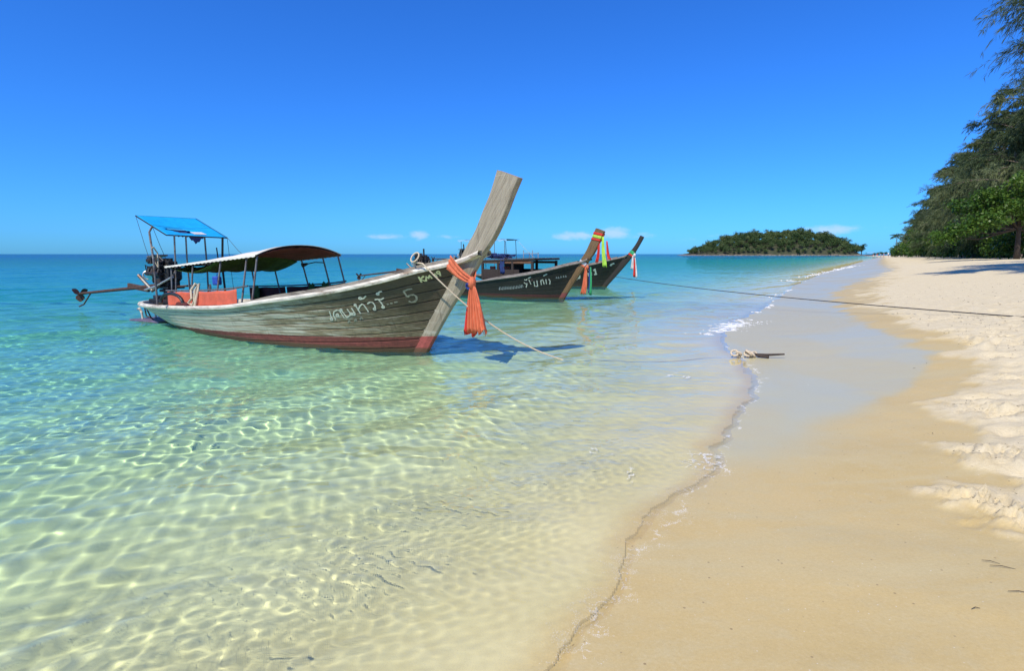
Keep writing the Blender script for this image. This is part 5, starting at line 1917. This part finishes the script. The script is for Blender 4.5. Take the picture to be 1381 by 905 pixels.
rows = []
for v in np.linspace(-1, 1, 40):
    r = []
    for px in np.linspace(925, 1184, 150):
        x = IX(px)
        y = ISY + v * 55 - 6 * math.sin(px * .09) * (1 - abs(v))
        zz = isl_z(px, v) + (float(fbm(np.array([x * .12]), np.array([y * .12]), 5, 3)[0]) - .5) * 2.2
        r.append(Vector((x, y, zz)))
    rows.append(r)
tag(MB().grid(rows).build('island', 'island_ground', None, True), kind='structure')
ip = []
for i in range(6):
    rr = np.random.default_rng(200 + i)
    cs = [(0, 0, 6.2)] + [(rr.uniform(-3, 3), rr.uniform(-3, 3), rr.uniform(4.4, 8.2)) for _ in range(4)]
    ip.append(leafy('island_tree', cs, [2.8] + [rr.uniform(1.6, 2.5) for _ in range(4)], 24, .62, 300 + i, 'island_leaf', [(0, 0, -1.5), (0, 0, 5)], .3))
iu = [False] * 6
rnd = random.Random(8)
placed = []
tries = 0
while len(placed) < 290 and tries < 9000:
    tries += 1
    px = rnd.uniform(931, 1150)
    v = -.985 + rnd.random()**1.2 * 1.15
    hz = float(hill(px))
    x, y = IX(px), ISY + v * 55 - 6 * math.sin(px * .09) * (1 - abs(v))
    zz = isl_z(px, v)
    if zz < 1.2 or any((x - a)**2 + (y - b)**2 < 20 for a, b in placed):
        continue
    placed.append((x, y))
    s = rnd.uniform(.68, 1.2) * (.6 + .4 * min(1, max(0, zz) / 8))
    o = use(ip, iu, rnd.randrange(6), (x, y, zz - .3), rnd.uniform(0, 6.28), (s * rnd.uniform(.9, 1.15), s * rnd.uniform(.8, 1.15)))
    tag(o, 'rounded dark green tree in the forest that covers the island', 'tree', 'trees on the island')
for px, dy, s in ((1144, 0, .9), (1150, -5, 1.0), (1155, 4, 1.05), (1160, 0, 1.1), (1165, -3, 1.2), (1169, 3, 1.1), (1141, 6, .9), (1147, 10, 1.0)):
    o = copy_tree(ip[rnd.randrange(6)], (IX(px), ISY + dy - 20, .8), rnd.uniform(0, 6.28), (s * .9, s))
    tag(o, 'taller tree on the low sandy tail of the island', 'tree', 'trees on the tail of the island')
for px, Yd, s in ((1179, 520, .42), (1184, 500, .5), (1189, 480, .45), (1194, 460, .4)):
    o = copy_tree(ip[rnd.randrange(6)], tree_at(px, Yd), rnd.uniform(0, 6.28), (s, s * .7))
    tag(o, 'small bush on the beach between island and tree row', 'bush', 'bushes on the far beach')
rock = []
for i in range(3):
    bm_ = bmesh.new()
    bmesh.ops.create_icosphere(bm_, subdivisions=2, radius=1)
    rr = random.Random(i)
    for v in bm_.verts:
        v.co *= 1 + .35 * (float(fbm(np.array([v.co.x * 1.5 + i * 9]), np.array([v.co.y * 1.5 + v.co.z]), i, 3)[0]) - .5) * 2
        v.co.z *= .6
    me = bpy.data.meshes.new('boulder')
    bm_.to_mesh(me)
    bm_.free()
    me.materials.append(MATS['island_ground'])
    rock.append(me)
for i in range(46):
    px = 932 + i * 4.9 + rnd.uniform(-1.5, 1.5)
    o = bpy.data.objects.new('boulder', rock[i % 3])
    COL.objects.link(o)
    o.location = (IX(px), ISY - 53 + rnd.uniform(-3, 6) - 6 * math.sin(px * .09) * .1, rnd.uniform(-.1, .3))
    o.rotation_euler = (0, 0, rnd.uniform(0, 6))
    s = rnd.uniform(.7, 2.0)
    o.scale = (s * 1.3, s, s * .8)
    tag(o, 'pale boulder at the water line of the island', 'boulder', 'boulders round the island')
hut = empty('beach_hut', tree_at(1156, 560))
hut.location = (IX(1157), ISY - 48, .2)
tag(hut, 'small open shelter with a pale blue roof under the island tail trees', 'shelter')
for sx_ in (-3.2, 0, 3.2):
    for sy_ in (-1.5, 1.5):
        MB().tube([(sx_, sy_, -1), (sx_, sy_, 2.2)], .12, 6).build('post', 'dark_wood', hut)
MB().slab([[Vector((x, y, 3.0 - .5 * abs(y) / 2)) for y in (-2.2, 0, 2.2)] for x in (-4, 4)], (0, 0, .12)).build('roof', 'roof_blue', hut)
MB().box((0, 0, .3), (7, 3, .3)).build('floor', 'dark_wood', hut)

# ------------------------------------------------------------------ people far down the beach
def person(loc, rz, pose, top, bottom, label):
    """one continuous skinned body; head, clothing zones by material"""
    J = dict(pelvis=(0, 0, .93), waist=(0, 0, 1.08), chest=(0, .01, 1.30), neck=(0, .01, 1.46), head=(0, .03, 1.56), crown=(0, .02, 1.70))
    st_ = pose.get('stride', .1)
    for sd, nm in ((-1, 'l'), (1, 'r')):
        J['hip' + nm] = (sd * .09, 0, .88)
        J['knee' + nm] = (sd * .10, sd * st_ * .5 + .03, .48)
        J['ank' + nm] = (sd * .10, sd * st_, .08)
        J['toe' + nm] = (sd * .11, sd * st_ + .16, .03)
        J['sho' + nm] = (sd * .18, 0, 1.40)
        a = pose.get('arm' + nm, (sd * .26, .05, .88))
        J['elb' + nm] = ((sd * .18 + a[0]) / 2 + sd * .05, a[1] / 2 - .05, (1.40 + a[2]) / 2)
        J['wri' + nm] = a
        J['han' + nm] = (a[0], a[1] + .03, a[2] - .10)
    R = dict(pelvis=.15, waist=.125, chest=.15, neck=.055, head=.085, crown=.075)
    for nm in 'lr':
        R.update({'hip' + nm: .095, 'knee' + nm: .058, 'ank' + nm: .04, 'toe' + nm: .035, 'sho' + nm: .06, 'elb' + nm: .042, 'wri' + nm: .03, 'han' + nm: .035})
    E_ = [('pelvis', 'waist'), ('waist', 'chest'), ('chest', 'neck'), ('neck', 'head'), ('head', 'crown')]
    for nm in 'lr':
        E_ += [('pelvis', 'hip' + nm), ('hip' + nm, 'knee' + nm), ('knee' + nm, 'ank' + nm), ('ank' + nm, 'toe' + nm), ('chest', 'sho' + nm), ('sho' + nm, 'elb' + nm), ('elb' + nm, 'wri' + nm), ('wri' + nm, 'han' + nm)]
    keys = list(J)
    me = bpy.data.meshes.new('person')
    me.from_pydata([J[k_] for k_ in keys], [(keys.index(a), keys.index(b)) for a, b in E_], [])
    o = bpy.data.objects.new('person', me)
    COL.objects.link(o)
    o.modifiers.new('s', 'SKIN')
    for i, k_ in enumerate(keys):
        me.skin_vertices[0].data[i].radius = (R[k_], R[k_] * .85)
        me.skin_vertices[0].data[i].use_root = k_ == 'pelvis'
    sb = o.modifiers.new('d', 'SUBSURF')
    sb.levels = 1
    dg = bpy.context.evaluated_depsgraph_get()
    m2 = bpy.data.meshes.new_from_object(o.evaluated_get(dg))
    o.modifiers.clear()
    o.data = m2
    m2.materials.clear()
    for mm in ('skin', top, bottom, 'hair'):
        m2.materials.append(MATS[mm])
    for p_ in m2.polygons:
        c = p_.center
        trunk_ = abs(c.x) < .2
        p_.material_index = 3 if (c.z > 1.60 or (c.z > 1.5 and c.y < -.02)) else 2 if (.60 < c.z < 1.0 and trunk_) else 1 if (1.0 <= c.z < 1.43 and abs(c.x) < .24) else 0
        p_.use_smooth = True
    bpy.data.meshes.remove(me)
    o.location, o.rotation_euler = loc, (0, 0, rz)
    tag(o, label, 'person', 'people far down the beach')
    return o


for px, Yd, rz, pose, top, bot, lab, dz_ in (
        (1173, 235, .5, dict(stride=.2), 'cloth_pink', 'cloth_white', 'person in pink top and white shorts walking on the far beach', 0),
        (1178, 232, 2.5, dict(stride=.1, armr=(.4, .2, 1.3)), 'cloth_red', 'cloth_white', 'person in a red top and white shorts with one arm raised', 0),
        (1187, 215, 1.2, dict(stride=.15), 'cloth_pink', 'cloth_pink', 'person dressed all in pink walking along the far water edge', 0),
        (1193, 190, 3.0, dict(stride=.25), 'cloth_white', 'cloth_dark', 'person in white top and dark shorts wading at the water edge', 0),
        (1197, 200, .2, dict(stride=.1), 'cloth_dark', 'cloth_red', 'person in dark top and red shorts standing on the far beach', 0),
        (1199, 205, 4.0, dict(stride=.2, arml=(-.35, .25, 1.1)), 'cloth_red', 'cloth_dark', 'person in red top and dark shorts on the far beach', 0),
        (1203, 198, 1.0, dict(stride=.05), 'cloth_red', 'cloth_red', 'person dressed all in red standing before the shrubs', 0),
        (1183, 245, 1.0, dict(stride=.1), 'cloth_white', 'cloth_blue', 'person in white top and blue shorts on the far beach', 0)):
    x = (px - CX) / F * Yd
    person((x, Yd, max(float(ground_z(x, Yd)), -.25)), rz, pose, top, bot, lab)

# ------------------------------------------------------------------ foam, shells, twigs
def dome(n=7):
    V = [(math.cos(2 * math.pi * i / n), math.sin(2 * math.pi * i / n), 0) for i in range(n)] + [(.62 * math.cos(2 * math.pi * (i + .5) / n), .62 * math.sin(2 * math.pi * (i + .5) / n), .55) for i in range(n)] + [(0, 0, .75)]
    Fc = []
    for i in range(n):
        j = (i + 1) % n
        Fc += [(i, j, n + i), (j, n + j, n + i), (n + i, n + j, 2 * n)]
    return np.array(V), np.array(Fc)


DV, DF = dome(6)


def foam(name, P, R):
    P, R = np.array(P), np.array(R)
    V = (P[:, None, :] + DV[None] * R[:, None, None] * np.array([1, 1, .6])[None, None]).reshape(-1, 3)
    Fq = (DF[None] + (np.arange(len(P)) * len(DV))[:, None, None]).reshape(-1, 3)
    o = obj_np(name, V, Fq, 'foam', None, True)
    tag(o, 'thin white lines and flecks of foam along the water edge', 'foam', kind='stuff')
    return o


rngf = np.random.default_rng(17)
P, R = [], []


def surf_z(x, y):
    d = shore_d(x, y)
    return np.maximum(water_z(x, y, d, y * .0036), prof(d))


def foam_line(px_pts, width, dens, r0, r1, thr=.5, sc_=3.0, wander=0.0):
    W_ = [gp(*p)[:2] for p in px_pts]
    for a, b in zip(W_[:-1], W_[1:]):
        L = np.linalg.norm(b - a)
        n = int(L * dens)
        t_ = rngf.random(n)
        nrm = np.array([-(b - a)[1], (b - a)[0]]) / L
        off = rngf.normal(0, width, n)
        ax_, ay_ = a[0] + (b - a)[0] * t_, a[1] + (b - a)[1] * t_
        shift = wander * (fbm(ax_ * 4, ay_ * 4, 97, 4, .6) - .5)
        x = ax_ + nrm[0] * (off + shift)
        y = ay_ + nrm[1] * (off + shift)
        nf = fbm(x * sc_, y * sc_, 90, 3)
        lace = np.abs(fbm(x * sc_ * 2.3, y * sc_ * 2.3, 95, 3) - .5)
        kp = (nf > thr - .1 * np.exp(-(off / width)**2)) & (lace < .045 + .05 * np.exp(-(off / (width * .35))**2))
        x, y = x[kp], y[kp]
        z = surf_z(x, y)
        P.extend(np.stack([x, y, z], -1).tolist())
        R.extend(rngf.uniform(r0, r1, len(x)).tolist())


near_edge = [(765, 905), (790, 850), (850, 780), (885, 722), (935, 676), (985, 640)]
foam_line(near_edge, .022, 7000, .0005, .0011, .50, 8, .30)
foam_line(near_edge, .03, 6000, .0004, .0010, .52, 10, .5)
foam_line([(p[0] - 22, p[1] - 8) for p in near_edge], .09, 6000, .0005, .0011, .53, 4)
foam_line([(985, 640), (968, 604), (1000, 570), (1030, 510)], .022, 8000, .0006, .0014, .48, 6, .22)
foam_line([(930, 640), (950, 612), (960, 640)], .07, 9000, .0008, .002, .47, 5)
foam_line([(1030, 510), (1000, 482), (972, 462)], .03, 700, .002, .005, .55, 3)
for px, py, w_ in ((800, 607, .09), (829, 616, .08), (850, 640, .07), (905, 505, .09), (926, 508, .07)):
    foam_line([(px - 5, py), (px + 5, py + 1)], w_, 40000 * w_ / .05, .0006, .0014, .46, 7)
foam_line([(962, 452), (985, 440), (1010, 432)], .20, 1500, .006, .018, .48, 2)
foam_line([(965, 448), (1000, 431)], .10, 1800, .006, .018, .45, 2)
foam_line([(1012, 430), (1040, 411)], .10, 90, .010, .03, .5, 1)
foam_line([(1042, 409), (1058, 394), (1068, 387)], .15, 50, .02, .05, .5, .8)
foam_line([(1062, 378), (1080, 380)], .25, 120, .02, .06, .42, .8)
foam_line([(1085, 374), (1105, 369), (1130, 364)], .22, 26, .03, .08, .42, .5)
foam_line([(1130, 364), (1155, 359)], .4, 12, .05, .12, .42, .3)
foam('foam', P, R)

# little breaking ridge of water is in the water sheet itself; shells and grit on the wet sand
rngs = np.random.default_rng(23)
shm = []
for i in range(2):
    V, Fc = dome(8)
    V = V * np.array([1, .7 + .2 * i, .5])
    me = bpy.data.meshes.new('shell')
    me.from_pydata(V.tolist(), [], [tuple(map(int, f)) for f in Fc])
    me.materials.append(MATS['shell'])
    shm.append(me)
for k_, (px, py) in enumerate([(1144, 739), (1158, 508), (1320, 641), (1322, 672), (1170, 490), (1200, 500), (1182, 740), (1195, 470), (1090, 519)]):
    p = on_ground(px, py)
    o = bpy.data.objects.new('shell', shm[k_ % 2])
    COL.objects.link(o)
    s = rngs.uniform(.005, .010)
    o.scale = (s, s, s)
    o.rotation_euler = (0, 0, rngs.uniform(0, 6))
    o.location = (p[0], p[1], p[2] - .001)
    tag(o, 'tiny white shell lying on the damp sand', 'shell', 'shells on the damp sand')
for px, py, L, an in ((1336, 759, .07, -.5), (1352, 766, .10, -.35), (1375, 800, .09, -.2), (1258, 585, .05, 1.0), (1233, 497, .05, .3), (1316, 822, .04, .1), (1250, 490, .12, .9)):
    p = on_ground(px, py)
    c_, s_ = math.cos(an), math.sin(an)
    tag(MB().tube([(p[0] - c_ * L / 2, p[1] - s_ * L / 2, p[2] + .003), (p[0], p[1] + .004, p[2] + .007), (p[0] + c_ * L / 2, p[1] + s_ * L / 2, p[2] + .003)], [.001, .0017, .0008], 6).build('twig', 'twig'),
        'thin dark twig on the damp sand', 'twig', 'twigs on the damp sand')
# wrack: scattered dark bits of dried weed and leaf on the dry sand
P, Dd = [], []
for _ in range(420):
    px, py = rngs.uniform(1170, 1400), rngs.choice([388, 395, 405, 432, 442, 452, 470, 482, 545, 560, 606, 620, 676, 690]) + rngs.normal(0, 5)
    p = on_ground(px, py)
    if poly_sd(dry_poly, np.array([p[0]]), np.array([p[1]]))[0] < -.1:
        P.append(p + np.array([0, 0, .03]))
        Dd.append(unit(np.array([rngs.normal(), rngs.normal() * .6, rngs.uniform(.0, .3)])))
P, Dd = np.array(P), np.array(Dd)
n = len(P)
V, Fq, _ = blades(P, Dd, rngs.uniform(.35, 1.1, n) * np.clip(P[:, 1] * .004, .008, .05), rngs.uniform(.1, .25, n) * np.clip(P[:, 1] * .004, .008, .05), rngs, np.zeros(n))
o = obj_np('leaf_litter', V, Fq, 'twig', None, False)
so = o.modifiers.new('t', 'SOLIDIFY')
so.thickness = .003
tag(o, 'small dark scraps of dry leaf scattered on the dry sand', 'leaf litter', kind='stuff')
